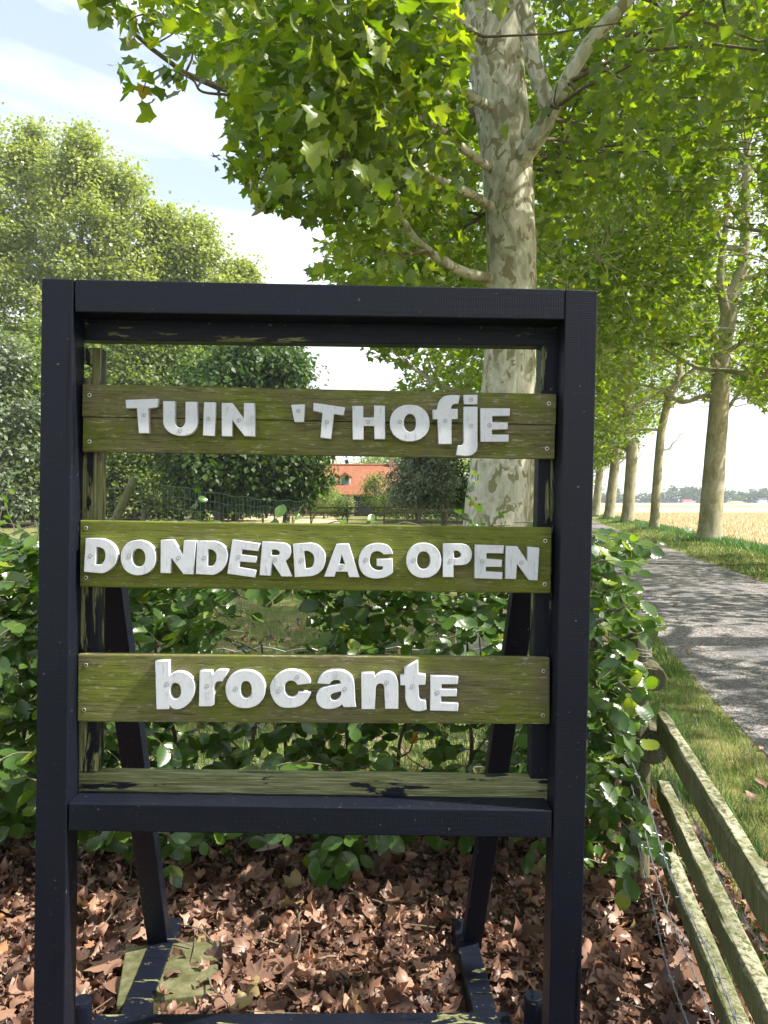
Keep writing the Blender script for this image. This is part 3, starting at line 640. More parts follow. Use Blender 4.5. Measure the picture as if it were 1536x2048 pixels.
# stakes beside the posts
for i, (px, py, Y, lab) in enumerate(((164, 1998, 2.05, 'short round black stake behind the left post of the sign'), (1067, 1990, 2.05, 'short round black stake behind the right post of the sign'))):
    p = P(px, py, Y); mb = MB().tube([(0, 0, -.05), (0, 0, p.z - .012), (0, 0, p.z)], [.026, .026, .024], 20, True, .03, i)
    o = mb.build('ground_stake', M['black_v'], bevel=.002); o.location = (p.x, p.y, 0); tag(o, lab, 'stake')
# mossy slab under the left foot
pc = SLAB1 = [G(252, 1892, .075), G(438, 1880, .07), G(432, 1985, .062), G(232, 2010, .07)]
mb = MB().add([tuple(p) for p in pc] + [(p.x, p.y, p.z - .04) for p in pc], [(3, 2, 1, 0), (0, 1, 5, 4), (1, 2, 6, 5), (2, 3, 7, 6), (3, 0, 4, 7)])
o = mb.build('paving_slab', M['slab'], bevel=.004); tag(o, 'square mossy paving slab lying under the left foot of the sign', 'slab')

# ------------------------------------------------------------------ trees
def catmull(pts, n=6):
    p = [Vector(q) for q in pts]; out = []
    for i in range(len(p) - 1):
        a_, b_, c_, d_ = p[max(i - 1, 0)], p[i], p[i + 1], p[min(i + 2, len(p) - 1)]
        for k in range(n):
            t = k / n; out.append(.5 * ((2 * b_) + (c_ - a_) * t + (2 * a_ - 5 * b_ + 4 * c_ - d_) * t * t + (3 * b_ - a_ - 3 * c_ + d_) * t ** 3))
    out.append(p[-1]); return out
def interp_r(r, n): return list(np.interp(np.linspace(0, 1, n), np.linspace(0, 1, len(r)), r))
def wig(p0, p1, n, amp, rr, up=0):
    p0, p1 = Vector(p0), Vector(p1); L_ = (p1 - p0).length; out = []
    off = Vector((0, 0, 0))
    for i in range(n + 1):
        t = i / n; e = math.sin(math.pi * t)
        if 0 < i < n: off = off * .6 + Vector((rr.gauss(0, 1), rr.gauss(0, 1), rr.gauss(0, .8))) * amp * L_
        out.append(p0.lerp(p1, t) + off * (1 if i < n else 0) + Vector((0, 0, up * L_ * e)))
    return out
SKY_L = (np.array([-4000, -300, 0, 40, 80, 130, 200, 270, 340, 370, 410, 440, 470, 560, 690, 740, 780, 900, 1000, 1100]),
         np.array([150, 150, 238, 245, 350, 400, 430, 455, 405, 500, 520, 600, 628, 640, 722, 770, 765, 900, 1050, 1060]))
SKY_R = (np.array([1100, 1180, 1240, 1290, 1330, 1400, 1440, 1480, 1536, 2400]), np.array([985, 965, 915, 885, 845, 800, 790, 800, 835, 860]))
def prune_view(Pp, rng, left=True, slack=18):
    x, y, d = proj(Pp); nz = rng.normal(0, slack, len(Pp))
    nz2 = 14 * np.sin(y / 23.) + 10 * np.sin(y / 9. + 1) + 8 * np.sin(x / 17.)
    k = np.ones(len(Pp), bool)
    if left:
        k &= ~((x < np.interp(y, *SKY_L) + np.abs(nz) + nz2) & (y > -60) & (x < 1080))
        tr = (x > 925) & (x < 1085) & (y > 15) & (d < 7.2); k &= ~(tr & (rng.random(len(Pp)) < .985))
        for X_, Y_ in (((790, 803, 830, 880, 930, 1000), (380, 430, 478, 517, 545, 560)), ((812, 835, 870, 935, 1000), (285, 325, 355, 385, 425)), ((840, 890, 930, 990), (235, 262, 300, 345))):
            k &= ~((x > X_[0] - 8) & (x < 985) & (np.abs(y - np.interp(x, X_, Y_)) < 17) & (d < 7) & (rng.random(len(Pp)) < .75))
        lx = np.interp(y, [-100, 0, 90, 230, 360], [1340, 1262, 1185, 1100, 1060]); tr2 = (x > 1030) & (x < lx + 38) & (y > -80) & (y < 370) & (d < 6.8) & ((x > lx - 45) | (x < 1120)); k &= ~(tr2 & (rng.random(len(Pp)) < .93))
    k &= ~((x >= 1080) & (y > np.interp(x, *SKY_R) - np.abs(nz) + nz2 * .6) & (y < 1100))
    k &= ~((np.abs(x - np.interp(y, [250, 400, 520, 640, 860], [1493, 1491, 1478, 1456, 1434])) < 36) & (y > 250) & (y < 900) & (d < 28.5) & (rng.random(len(Pp)) < .8))
    k &= ~((np.abs(x - np.interp(y, [300, 440, 540, 590, 640], [1450, 1452, 1441, 1444, 1456])) < 22) & (y > 380) & (y < 640) & (d < 28) & (rng.random(len(Pp)) < .75))
    k &= ~((x > 1185) & (x < 1400) & (y > 690) & (y < 1000) & (d < 48) & (rng.random(len(Pp)) < .7))
    return k & ((d > .9) | (d < -.2))
def make_tree(name, label, cat, trunk, rad, H, Rc, zb, ncl, lpc, lsize, T, leafm, barkm, seed, limbs=(), nauto=12, csig=.55, prune=None, center=None,
              group=None, hang=.6, droop=.0, nparts=0, twigs=True, top_pow=.5, part_label=None, split=False, zpow=1.0, width=None, part_T=None, extra=None):
    rr = random.Random(seed); rng = np.random.default_rng(seed)
    tp = catmull(trunk, 5); rd = interp_r(rad, len(tp)); b0 = tp[0]
    root = empty(name, (b0.x, b0.y, 0), label, cat, group)
    off = Vector((b0.x, b0.y, 0))
    def sub(l): return [q - off for q in l]
    rd[0] *= 1.28; rd[1] *= 1.10
    tm = MB().tube(sub(tp), rd, 18, True, .05, seed); tm.build('trunk', barkm, root, True)
    nodes = []; bm_ = MB()
    for pts, r0, r1 in limbs:
        lp = catmull(pts, 5); nodes += [(q, max(r0 + (r1 - r0) * i / len(lp), .01)) for i, q in enumerate(lp)][4:]
        (MB() if split else bm_).tube(sub(lp), interp_r([r0, r1], len(lp)), 10, True, .04, rr.randrange(999)).build('limb', barkm, root, True) if split else bm_.tube(sub(lp), interp_r([r0, r1], len(lp)), 8, True, .04)
    top = tp[-1]; cx, cy_ = center if center else (top.x, top.y)
    def envR(z):
        t = min(max((z - zb) / (H - zb), 0), 1); return Rc * (max(math.sin(math.pi * (t ** .62) * .93 + .16), .0)) ** top_pow
    for i in range(nauto):
        f = (i + .5) / nauto; z0 = zb * .8 + (top.z - zb * .8) * f * .92
        q = min(tp, key=lambda p: abs(p.z - z0)); a_ = i * 2.399 + rr.random(); zt = min(z0 + rr.uniform(.6, 2.6) + 1.5 * f, H - .5); rt = envR(zt) * rr.uniform(.6, .9)
        e = Vector((cx + math.cos(a_) * rt, cy_ + math.sin(a_) * rt, zt)); lp = catmull(wig(q, e, 5, .05, rr, -.07), 3)
        r0 = max(rad[-1] * 1.0, rad[0] * .32) * rr.uniform(.7, 1); bm_.tube(sub(lp), interp_r([r0, .012], len(lp)), 7, False)
        nodes += [(p, max(r0 * (1 - k / len(lp)), .012)) for k, p in enumerate(lp)][3:]
    nodes += [(p, .04) for p in tp[-8:]]
    NP_ = np.array([tuple(p) for p, _ in nodes])
    # clusters
    cz = zb + (H - zb) * rng.random(ncl * 3) ** zpow; ca = rng.random(ncl * 3) * 2 * np.pi
    cr_ = np.array([envR(z) for z in cz]) * rng.random(ncl * 3) ** .42
    cc = np.c_[cx + np.cos(ca) * cr_, cy_ + np.sin(ca) * cr_, cz - droop * (cr_ / Rc) ** 2]
    if extra is not None: cc = np.vstack([extra, cc])
    if prune is not None: cc = cc[prune(cc, rng)]
    cc = cc[:ncl]; tips = []
    for c in cc:
        d2 = np.linalg.norm(NP_ - c, axis=1) + np.where(NP_[:, 2] > c[2] + .3, 1.0, 0); k = int(np.argmin(d2)); p0, r_ = nodes[k]
        if twigs:
            lp = wig(p0, Vector(c), 4, .06, rr, .06); bm_.tube(sub(lp), interp_r([min(r_ * .7, .022), .004], 5), 4, False)
            tips.append([tuple(lp[3]), tuple(lp[2])])
    bm_.build('branches' if False else 'limb', M['twig'] if split else barkm, root, True)
    n = len(cc) * lpc; ci = np.repeat(np.arange(len(cc)), lpc)
    Pp = cc[ci] + rng.normal(0, 1, (n, 3)) * np.array([csig, csig, csig * .62]) * rng.uniform(.6, 1.25, len(cc))[ci][:, None]
    if prune is not None: k = prune(Pp, rng); Pp = Pp[k]; ci = ci[k]
    k = Pp[:, 2] > .25; Pp = Pp[k]; ci = ci[k]; n = len(Pp)
    out = norm(Pp - cc[ci] + rng.normal(0, .15, (n, 3))); rnd = rng.normal(0, 1, (n, 3))
    tip = norm(out * .8 + rnd * .35 + np.array([0, 0, -hang])); nr = norm(np.array([0, 0, 1.0]) * .9 + out * .5 + rng.normal(0, .55, (n, 3)))
    sz = lsize * rng.uniform(.45, 1.3, n); val = (rng.random(n) * .55 + rng.random(len(cc))[ci] * .35 + rng.random(n) ** 12 * .12)
    curl = np.c_[rng.normal(.6, .8, n), rng.normal(.4, .6, n)]
    if nparts:
        x, y, d = proj(Pp); vis = (x > 0) & (x < 1536) & (y > 0) & (y < 570) & (d > 0); sc_ = np.where(vis, sz / np.maximum(d, .1), 0)
        o_ = np.argsort(-sc_); a_, b_ = o_[:nparts], o_[nparts:]
        leaf_parts('leaf', root, Pp[a_], tip[a_], nr[a_], sz[a_], part_T or T, leafm, rng, curl[a_])
        Pp, tip, nr, sz, val, curl = Pp[b_], tip[b_], nr[b_], sz[b_], val[b_], curl[b_]
    cloud('foliage', Pp - np.array([off.x, off.y, 0]), tip, nr, sz, T, leafm, rng, root, curl if len(T[0]) > 6 else None, None, np.clip(val, 0, 1))
    return root
def pv(Pp, rng): return prune_view(Pp, rng)
def pr(Pp, rng): return prune_view(Pp, rng)
rngX = np.random.default_rng(77)
# extra cluster seeds so the near tree reaches over the sign like in the photo
def seeds(rows):
    out = []
    for px, py, Y, n, s in rows:
        q = P(px, py, Y); out.append(np.array([tuple(q)] * n) + rngX.normal(0, s, (n, 3)))
    return np.vstack(out)
ex = seeds([(300, 20, 6.4, 3, .25), (420, 60, 6.2, 6, .35), (470, 160, 6.0, 6, .35), (520, 250, 6.0, 7, .35), (460, 320, 6.4, 3, .2), (560, 340, 6.3, 6, .35), (640, 420, 6.8, 5, .3), (620, 120, 4.6, 6, .4),
            (720, 200, 4.8, 7, .45), (850, 60, 4.4, 4, .4), (700, 330, 5.6, 6, .4), (780, 440, 6.6, 6, .4), (860, 250, 5.8, 5, .35), (640, 20, 3.9, 3, .3), (860, 480, 7.4, 6, .5), (1200, 60, 7.5, 3, .5), (1290, 200, 8.0, 3, .5), (1150, 420, 8.6, 3, .6)])
MT_Y = 7.0
main = make_tree('plane_tree', 'thick mottled plane tree trunk rising directly behind the sign', 'tree',
    [P(972, 1345, 7.0), P(978, 1200, 7.0), P(994, 1000, 7.0), P(1008, 850, 7.0), P(1021, 700, 7.0), P(1023, 560, 7.0), P(1020, 420, 7.0), P(1008, 260, 7.0), P(992, 120, 7.0), P(985, 0, 7.0), P(975, -250, 7.05), P(985, -600, 7.1), (.9, 7.2, 12.5)],
    [.30, .29, .285, .25, .232, .222, .222, .235, .25, .262, .20, .14, .06], 14.5, 4.6, 4.6, 290, 118, .100, T_PLANE, M['plane_leaf'], M['bark'], 5,
    limbs=[([P(1015, 372, 7.0), P(1048, 312, 6.8), P(1082, 262, 6.65), P(1097, 225, 6.6), P(1085, 180, 6.6), P(1066, 120, 6.6), P(1056, 50, 6.6), P(1036, -40, 6.6), P(1040, -260, 6.5)], .088, .055),
           ([P(1094, 240, 6.62), P(1128, 170, 6.5), P(1180, 85, 6.4), P(1250, 5, 6.3), P(1330, -90, 6.2), P(1500, -260, 6.0)], .072, .04),
           ([P(1000, 560, 7.0), P(930, 545, 6.7), P(880, 517, 6.5), P(830, 478, 6.4), P(803, 430, 6.3), P(785, 370, 6.2), P(740, 330, 6.0), P(690, 320, 5.8)], .052, .006),
           ([P(1000, 425, 7.0), P(935, 385, 6.6), P(870, 355, 6.3), P(835, 325, 6.1), P(805, 270, 6.0), P(770, 220, 5.8), P(720, 205, 5.6)], .046, .006),
           ([P(990, 345, 7.0), P(930, 300, 6.5), P(890, 262, 6.2), P(840, 235, 5.9), P(760, 215, 5.5), P(690, 225, 5.3)], .042, .005),
           ([P(985, 215, 7.0), P(935, 190, 6.5), P(880, 130, 6.1), P(820, 95, 5.7), P(740, 75, 5.2), P(660, 90, 5.0)], .048, .006),
           ([P(985, 95, 7.0), P(900, 30, 6.2), P(830, -40, 5.6), P(700, -160, 4.8)], .045, .01),
           ([P(960, 190, 7.0), P(860, 165, 6.6), P(750, 145, 6.4), P(600, 140, 6.2), P(470, 150, 6.1)], .03, .008)],
    nauto=9, csig=.38, prune=pv, hang=.75, nparts=300, split=True, droop=.3, part_T=T_PLANE_HI, zpow=1.25, extra=ex)
# stray sprays at the left edge of the crown
def spray(px_pts, Y, n, sig, parent, seed, size=.15, hang=.9):
    rng = np.random.default_rng(seed); rr = random.Random(seed); off = Vector(parent.location)
    pts = [P(x, y, Y) for x, y in px_pts]; lp = catmull(pts, 5)
    MB().tube([q - off for q in lp], interp_r([.012, .004], len(lp)), 5, False).build('twig', M['twig'], parent, True)
    q = np.array([tuple(lp[k]) for k in rng.integers(len(lp) // 2, len(lp), n)]) + rng.normal(0, sig, (n, 3))
    tip = norm(rng.normal(0, .5, (n, 3)) + np.array([-.3, 0, -hang])); nr = norm(rng.normal(0, .6, (n, 3)) + np.array([0, -.4, .7]))
    cloud('foliage', q - np.array(off), tip, nr, size * rng.uniform(.6, 1.1, n), T_PLANE, M['plane_leaf'], rng, parent, np.c_[rng.normal(.5, .5, n), rng.normal(.4, .4, n)])
spray([(470, 190), (405, 184), (385, 160), (335, 138), (300, 150), (285, 185)], 6.0, 26, .09, main, 3)
spray([(420, 60), (330, 30), (280, 30), (255, 45)], 6.0, 22, .10, main, 4)
spray([(330, -60), (230, -30), (175, 0)], 3.8, 8, .05, main, 5, .13)
spray([(560, 370), (545, 395), (530, 405)], 6.4, 10, .05, main, 6)
# left row, farther along the road
EXL = seeds([(660, 470, 14, 6, .5), (690, 530, 14.5, 8, .5), (740, 480, 14, 8, .6), (800, 540, 15, 8, .6), (860, 560, 15, 8, .6), (900, 500, 15, 6, .6), (1120, 500, 15, 6, .7), (1150, 600, 17, 6, .7), (1250, 420, 15, 6, .7), (1200, 300, 14, 5, .7)])
EXR = seeds([(1300, 300, 14, 7, .6), (1400, 420, 15, 8, .7), (1500, 300, 13, 7, .6), (1380, 180, 12, 6, .6), (1500, 120, 11, 6, .6), (1330, 520, 18, 7, .8), (1520, 480, 15, 7, .7)])
for i, (Y, H, r_) in enumerate(((17, 15, .24), (27.5, 15.5, .26), (38, 15, .26), (49, 16, .27), (61, 15, .27))):
    bx = -.35 + SL * Y; big = Y < 20
    make_tree('plane_tree', ['plane tree standing right behind the big mottled trunk', 'third plane tree of the left row, mostly hidden by the big trunk', 'fourth plane tree of the left row along the road',
        'fifth plane tree of the left row along the road', 'farthest plane tree of the left row along the road'][i], 'tree',
        [(bx, Y, 0), (bx + .05, Y, 2), (bx - .05, Y, 4.5), (bx + .1, Y, 7), (bx, Y, 10), (bx + .1, Y, H - 2)], [r_, r_ * .9, r_ * .8, r_ * .7, r_ * .45, .06], H, 5.2, 4.0, 270 if big else 200, 80 if big else 60,
        .17 if big else .25, T_STAR, M['plane_leaf'], M['bark_moss'], 20 + i, nauto=14, csig=.5 if big else .6, prune=pr, droop=.7, hang=.6, group='plane trees lining the road', zpow=1.15, extra=EXL if big else None)
# right row: trunks as seen, crowns arching over the road
RT = [
 (27.8, 'nearest visible plane tree of the right row with a thick forked trunk', [(1418, 1086), (1424, 1000), (1431, 900), (1439, 800), (1445, 700), (1456, 640), (1462, 600), (1487, 520), (1491, 400), (1494, 300)], [.44, .39, .36, .335, .30, .30, .24, .19, .16, .12],
   [([(1456, 640), (1444, 590), (1441, 540), (1452, 440), (1450, 300)], .2, .06), ([(1478, 610), (1510, 588), (1560, 550), (1640, 480)], .13, .05), ([(1440, 700), (1428, 670), (1400, 640), (1372, 590), (1350, 500)], .12, .03), ([(1450, 500), (1420, 420), (1400, 340)], .08, .03)]),
 (39.0, 'slender plane tree curving right, second from the right side', [(1308, 1061), (1313, 980), (1319, 900), (1325, 850), (1341, 790), (1357, 755), (1360, 700), (1365, 600)], [.25, .22, .21, .20, .19, .17, .12, .07],
   [([(1356, 765), (1380, 745), (1412, 722), (1435, 705), (1470, 690)], .12, .06), ([(1360, 700), (1352, 640), (1340, 560)], .08, .03)]),
 (51.0, 'plane tree with a knobbly burr halfway up its trunk', [(1254, 1047), (1259, 985), (1264, 910), (1262, 870), (1256, 820), (1252, 770), (1248, 700)], [.42, .38, .37, .38, .32, .28, .18],
   [([(1258, 830), (1275, 810), (1300, 795), (1330, 780)], .15, .06), ([(1256, 830), (1238, 812), (1215, 780)], .08, .03)]),
 (61.0, 'straight pale plane tree left of the tree with the burr', [(1217, 1039), (1224, 980), (1232, 910), (1241, 840), (1240, 760), (1242, 690)], [.42, .38, .36, .33, .28, .2], []),
 (72.0, 'plane tree forking low beside the sign post, farthest down the road', [(1190, 1033), (1195, 990), (1200, 940), (1204, 880), (1200, 830), (1198, 760)], [.42, .36, .34, .26, .24, .15],
   [([(1203, 930), (1215, 905), (1226, 870), (1232, 820)], .18, .08)]),
 (84.0, 'last plane tree of the right row, half hidden by the black sign post', [(1178, 1029), (1180, 990), (1180, 920), (1175, 850), (1172, 780)], [.42, .38, .34, .3, .2], [])]
for i, (Y, lab, tpx, rad, lm) in enumerate(RT):
    g = G(*tpx[0]); 
    tr = [Vector((P(tpx[0][0], tpx[0][1], Y).x, Y, 0))] + [P(x, y, Y) for x, y in tpx[1:]]
    last = tr[-1]; tr += [last + Vector((.2, 0, 2.5)), last + Vector((.1, 0, 4.5))]; rad = rad + [max(rad[-1] * .6, .05), .04]
    H = max(15.5, last.z + 5)
    make_tree('plane_tree', lab, 'tree', tr, rad, H, 5.6, 4.6, 330 if i == 0 else 240, 100 if i == 0 else 74, .18 if i == 0 else .25, T_STAR, M['plane_leaf'], M['bark_moss'], 40 + i,
        limbs=[([P(x, y, Y - .25 * k) for k, (x, y) in enumerate(q)], a_, b_) for q, a_, b_ in lm], nauto=13, csig=.55, prune=pr, droop=.5, hang=.6, group='plane trees lining the road', center=(tr[0].x - .3, Y), zpow=1.15)
# two trees of the right row beside the photographer: crowns reach into the picture and shade the sign
for i, (Y, lab) in enumerate(((17.5, 'plane tree of the right row whose crown fills the upper right corner'), (7.5, 'plane tree beside the road whose leaves shade the sign'), (-2.5, 'plane tree beside the photographer shading the ground'))):
    bx = 6.1 + SL * Y
    def pr2(Pp, rng, i=i):
        k = prune_view(Pp, rng)
        if i == 1: x, y, d = proj(Pp); k &= ~((x > 1080) & (x < 1600) & (y > -100) & (d > 0) & (d < 12) & (rng.random(len(Pp)) < .8))
        if i == 2: k &= Pp[:, 1] < 1.2
        return k
    make_tree('plane_tree', lab, 'tree', [(bx, Y, 0), (bx + .05, Y, 2), (bx - .1, Y, 4.5), (bx + .1, Y, 7), (bx, Y, 10), (bx + .1, Y, 13)], [.33, .3, .27, .22, .14, .06], 15, 5.3, 4.2, (300, 175, 105)[i], (90, 60, 50)[i],
        (.17, .22, .26)[i], T_STAR, M['plane_leaf'], M['bark_moss'], 60 + i, nauto=14, csig=.55, prune=pr2, droop=.7, hang=.6, group='plane trees lining the road', zpow=1.1, extra=EXR if i == 0 else None)

# poplars and shrubs on the left
def px_tree(name, label, cat, px, Y, top_y, Rc, zb, ncl, lpc, ls, T, lm, bm, seed, r_=.3, csig=.8, tpow=.6, group=None, cxpx=None, zpow=1.0, hang=.3, prune=None, nauto=12):
    bx = P(px, 1002, Y).x; H = EYE + (1002 - top_y) / F * Y; cx = P(cxpx, 1002, Y).x if cxpx else bx
    return make_tree(name, label, cat, [(bx, Y, 0), (bx + .1, Y, H * .2), (bx * .6 + cx * .4, Y, H * .45), (cx, Y, H * .7), (cx, Y, H * .92)], [r_, r_ * .85, r_ * .7, r_ * .45, .04], H, Rc, zb, ncl, lpc, ls, T, lm, bm, seed,
        nauto=nauto, csig=csig, prune=prune, top_pow=tpow, group=group, center=(cx, Y), zpow=zpow, hang=hang)
for i, (px, top, Rc, Y, lab) in enumerate(((-60, 205, 5.2, 60, 'tall poplar at the left edge of the picture'), (60, 262, 4.6, 63, 'tall poplar with a twin top, second from the left edge'), (165, 262, 4.3, 61, 'poplar with a thin pointed spire above its crown'),
        (258, 335, 4.6, 62, 'poplar sloping down towards the open sky'), (325, 425, 3.8, 64, 'poplar filling the slope between the taller and the rounder poplar'), (392, 442, 4.0, 63, 'rounder poplar left of the open sky'), (478, 528, 3.4, 66, 'lowest poplar just showing above the sign'))):
    px_tree('poplar_tree', lab, 'tree', px, Y, top, Rc, 2.5, 300 - 14 * i, 135, .30, T_QUAD, M['poplar_leaf'], M['bark_grey'], 80 + i, .4, .66, .62, 'poplars behind the paddock')
for i, (px, top, Rc, Y, m, lab) in enumerate(((20, 690, 4.6, 46, 'bush_leaf', 'pale green shrubby tree at the left edge below the poplars'), (140, 640, 4.2, 50, 'bush_leaf', 'bushy tree seen behind the left post of the sign'), (-60, 640, 4.4, 43, 'willow_leaf', 'grey green tree partly outside the left edge'),
        (265, 640, 4.0, 52, 'bush_leaf', 'bushy tree seen through the upper left of the sign'), (360, 660, 3.8, 54, 'bush_leaf', 'yellowish tree seen through the sign left of the dark chestnut'), (470, 640, 4.2, 58, 'chestnut_leaf', 'mid green tree behind the dark chestnut'))):
    px_tree('broadleaf_tree', lab, 'tree', px, Y, top, Rc, .7, 230, 105, .27, T_QUAD, M[m], M['bark_grey'], 100 + i, .25, .56, .45, 'broadleaf trees behind the paddock', zpow=1.15)
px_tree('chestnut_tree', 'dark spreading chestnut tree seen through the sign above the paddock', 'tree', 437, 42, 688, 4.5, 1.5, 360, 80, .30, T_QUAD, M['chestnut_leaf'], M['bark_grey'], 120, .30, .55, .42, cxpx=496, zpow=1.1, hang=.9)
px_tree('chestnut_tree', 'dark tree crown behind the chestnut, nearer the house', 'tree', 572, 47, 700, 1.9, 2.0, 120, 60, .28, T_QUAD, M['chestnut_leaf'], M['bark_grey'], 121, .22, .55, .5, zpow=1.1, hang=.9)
px_tree('willow_tree', 'round silvery olive green willow beside the gate', 'tree', 833, 31, 890, 1.38, 1.35, 110, 90, .12, T_QUAD, M['willow_leaf'], M['bark_grey'], 122, .10, .22, .45, hang=.9, cxpx=846)
px_tree('small_tree', 'dark small tree between the willow and the big trunk', 'tree', 886, 33, 890, 1.25, 1.3, 80, 80, .13, T_QUAD, M['chestnut_leaf'], M['bark_grey'], 123, .09, .28, .45)
px_tree('small_tree', 'yellow green orchard tree in front of the orange roof', 'tree', 750, 62, 957, 1.0, 1.0, 40, 50, .17, T_QUAD, M['bush_leaf'], M['bark_grey'], 124, .10, .35, .5)
px_tree('small_tree', 'light green small tree left of the orange roof', 'tree', 648, 66, 950, 1.2, 1.0, 45, 50, .17, T_QUAD, M['bush_leaf'], M['bark_grey'], 125, .10, .35, .5)
for i, (px, Y, top, Rc, m) in enumerate(((560, 105, 905, 6, 'bush_leaf'), (640, 112, 918, 5, 'poplar_leaf'), (790, 108, 900, 6.5, 'bush_leaf'), (900, 110, 905, 6.5, 'poplar_leaf'), (420, 100, 925, 6, 'chestnut_leaf'), (300, 98, 950, 6, 'chestnut_leaf'), (735, 118, 915, 4, 'bush_leaf'), (1000, 105, 900, 7, 'bush_leaf'), (1110, 110, 860, 6, 'bush_leaf'), (150, 90, 950, 6, 'chestnut_leaf'), (20, 90, 960, 6, 'chestnut_leaf'))):
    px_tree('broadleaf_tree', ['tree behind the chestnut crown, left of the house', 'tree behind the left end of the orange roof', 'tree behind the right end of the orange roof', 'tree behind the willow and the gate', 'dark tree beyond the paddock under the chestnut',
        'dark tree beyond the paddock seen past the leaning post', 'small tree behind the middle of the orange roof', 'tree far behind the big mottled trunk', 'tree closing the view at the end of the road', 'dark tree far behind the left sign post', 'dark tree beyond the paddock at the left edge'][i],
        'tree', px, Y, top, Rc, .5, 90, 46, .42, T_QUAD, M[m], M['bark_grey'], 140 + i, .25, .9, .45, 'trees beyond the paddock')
# bushes in the garden of the house and along the paddock
for i, (px, Y, top, Rc, m) in enumerate(((655, 70, 982, 1.3, 'bush_leaf'), (684, 64, 997, .8, 'bush_leaf'), (792, 58, 972, 1.2, 'bush_leaf'), (762, 72, 996, .8, 'chestnut_leaf'), (605, 72, 980, 2.0, 'chestnut_leaf'), (925, 55, 960, 2.2, 'chestnut_leaf'), (230, 75, 985, 3.2, 'chestnut_leaf'), (330, 75, 990, 3.0, 'chestnut_leaf'), (90, 72, 990, 3.0, 'chestnut_leaf'), (500, 78, 992, 3.4, 'chestnut_leaf'), (850, 60, 975, 2.4, 'bush_leaf'))):
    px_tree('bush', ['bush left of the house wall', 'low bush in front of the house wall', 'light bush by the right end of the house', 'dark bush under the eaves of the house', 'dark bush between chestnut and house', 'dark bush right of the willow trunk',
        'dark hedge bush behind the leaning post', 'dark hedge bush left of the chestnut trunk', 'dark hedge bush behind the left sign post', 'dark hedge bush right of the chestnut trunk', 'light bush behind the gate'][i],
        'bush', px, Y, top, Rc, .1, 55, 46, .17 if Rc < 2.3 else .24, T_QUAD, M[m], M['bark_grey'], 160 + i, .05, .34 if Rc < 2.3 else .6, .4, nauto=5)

# ------------------------------------------------------------------ far horizon
rng = np.random.default_rng(5)
cl = []
for k in range(1300):
    x = rng.uniform(-330, 620); hgt = 3.4 + 1.8 * math.sin(x / 31) + 1.3 * math.sin(x / 9 + 1) + rng.uniform(-.8, 1.6)
    y = 600 + 25 * math.sin(x / 60) + rng.uniform(-8, 8); n = 26
    cl.append(np.c_[rng.normal(x, 2.6, n), rng.normal(y, 2, n), np.abs(rng.random(n)) ** .8 * hgt * 1.6 + .3])
for x, hh in ((225, 13), (233, 11), (176, 12), (181, 12), (122, 10)):
    n = 130; z = rng.random(n) * hh; cl.append(np.c_[rng.normal(x, 1.0, n), rng.normal(600, 1, n), z])
Q = np.vstack(cl); n = len(Q)
cloud('distant_woodland', Q, rng.normal(0, 1, (n, 3)), rng.normal(0, 1, (n, 3)), rng.uniform(1.6, 2.8, n), T_QUAD, M['far_leaf'], rng)
bpy.data.objects['distant_woodland']['label'] = 'low bluish woods along the horizon beyond the hay field'
def block(name, loc, w_, d_, hw, hr, mats, label, cat, over=.2):
    r = empty(name, loc, label, cat)
    MB().box(-w_ / 2, w_ / 2, -d_ / 2, d_ / 2, 0, hw).build('wall', mats[0], r)
    e = hw - .02
    MB().add([(-w_ / 2 - over, -d_ / 2 - over, e), (w_ / 2 + over, -d_ / 2 - over, e), (w_ / 2 + over, d_ / 2 + over, e), (-w_ / 2 - over, d_ / 2 + over, e), (-w_ / 2 - over, 0, hw + hr), (w_ / 2 + over, 0, hw + hr)],
             [(0, 1, 5, 4), (2, 3, 4, 5), (0, 4, 3), (1, 2, 5), (3, 2, 1, 0)]).build('roof', mats[1], r)
    return r
q = P(1374, 1003, 480); block('barn', (q.x, 480, 0), 5.2, 4, 1.0, 1.4, (M['white_wall'], M['red_roof']), 'tiny red roofed barn on the horizon beyond the field', 'barn')
q = P(1524, 1003, 560); block('farmhouse', (q.x, 560, 0), 6, 4, 2.0, 1.4, (M['white_wall'], M['dark_boards']), 'tiny white farmhouse on the horizon at the right edge', 'house')
q = P(1471, 1003, 330)
nn = 24; vs = [(0, 0, 1.55)]; 
for ring, (rr_, zz) in enumerate(((1.6, 1.4), (3.4, .9), (4.6, 0))):
    for k in range(nn): a = 2 * math.pi * k / nn; vs.append((rr_ * 1.1 * math.cos(a) * (1 + .08 * math.sin(3 * a + ring)), rr_ * .7 * math.sin(a), zz + .12 * math.sin(2 * a)  if zz else 0))
fs = [(0, 1 + k, 1 + (k + 1) % nn) for k in range(nn)] + [(1 + r_ * nn + k, 1 + (r_ + 1) * nn + k, 1 + (r_ + 1) * nn + (k + 1) % nn, 1 + r_ * nn + (k + 1) % nn) for r_ in range(2) for k in range(nn)]
o = MB().add(vs, fs).build('sand_heap', M['sand'], None, True); o.location = (q.x, 330, 0); tag(o, 'low orange sand heap standing on the far side of the hay field', 'sand heap')

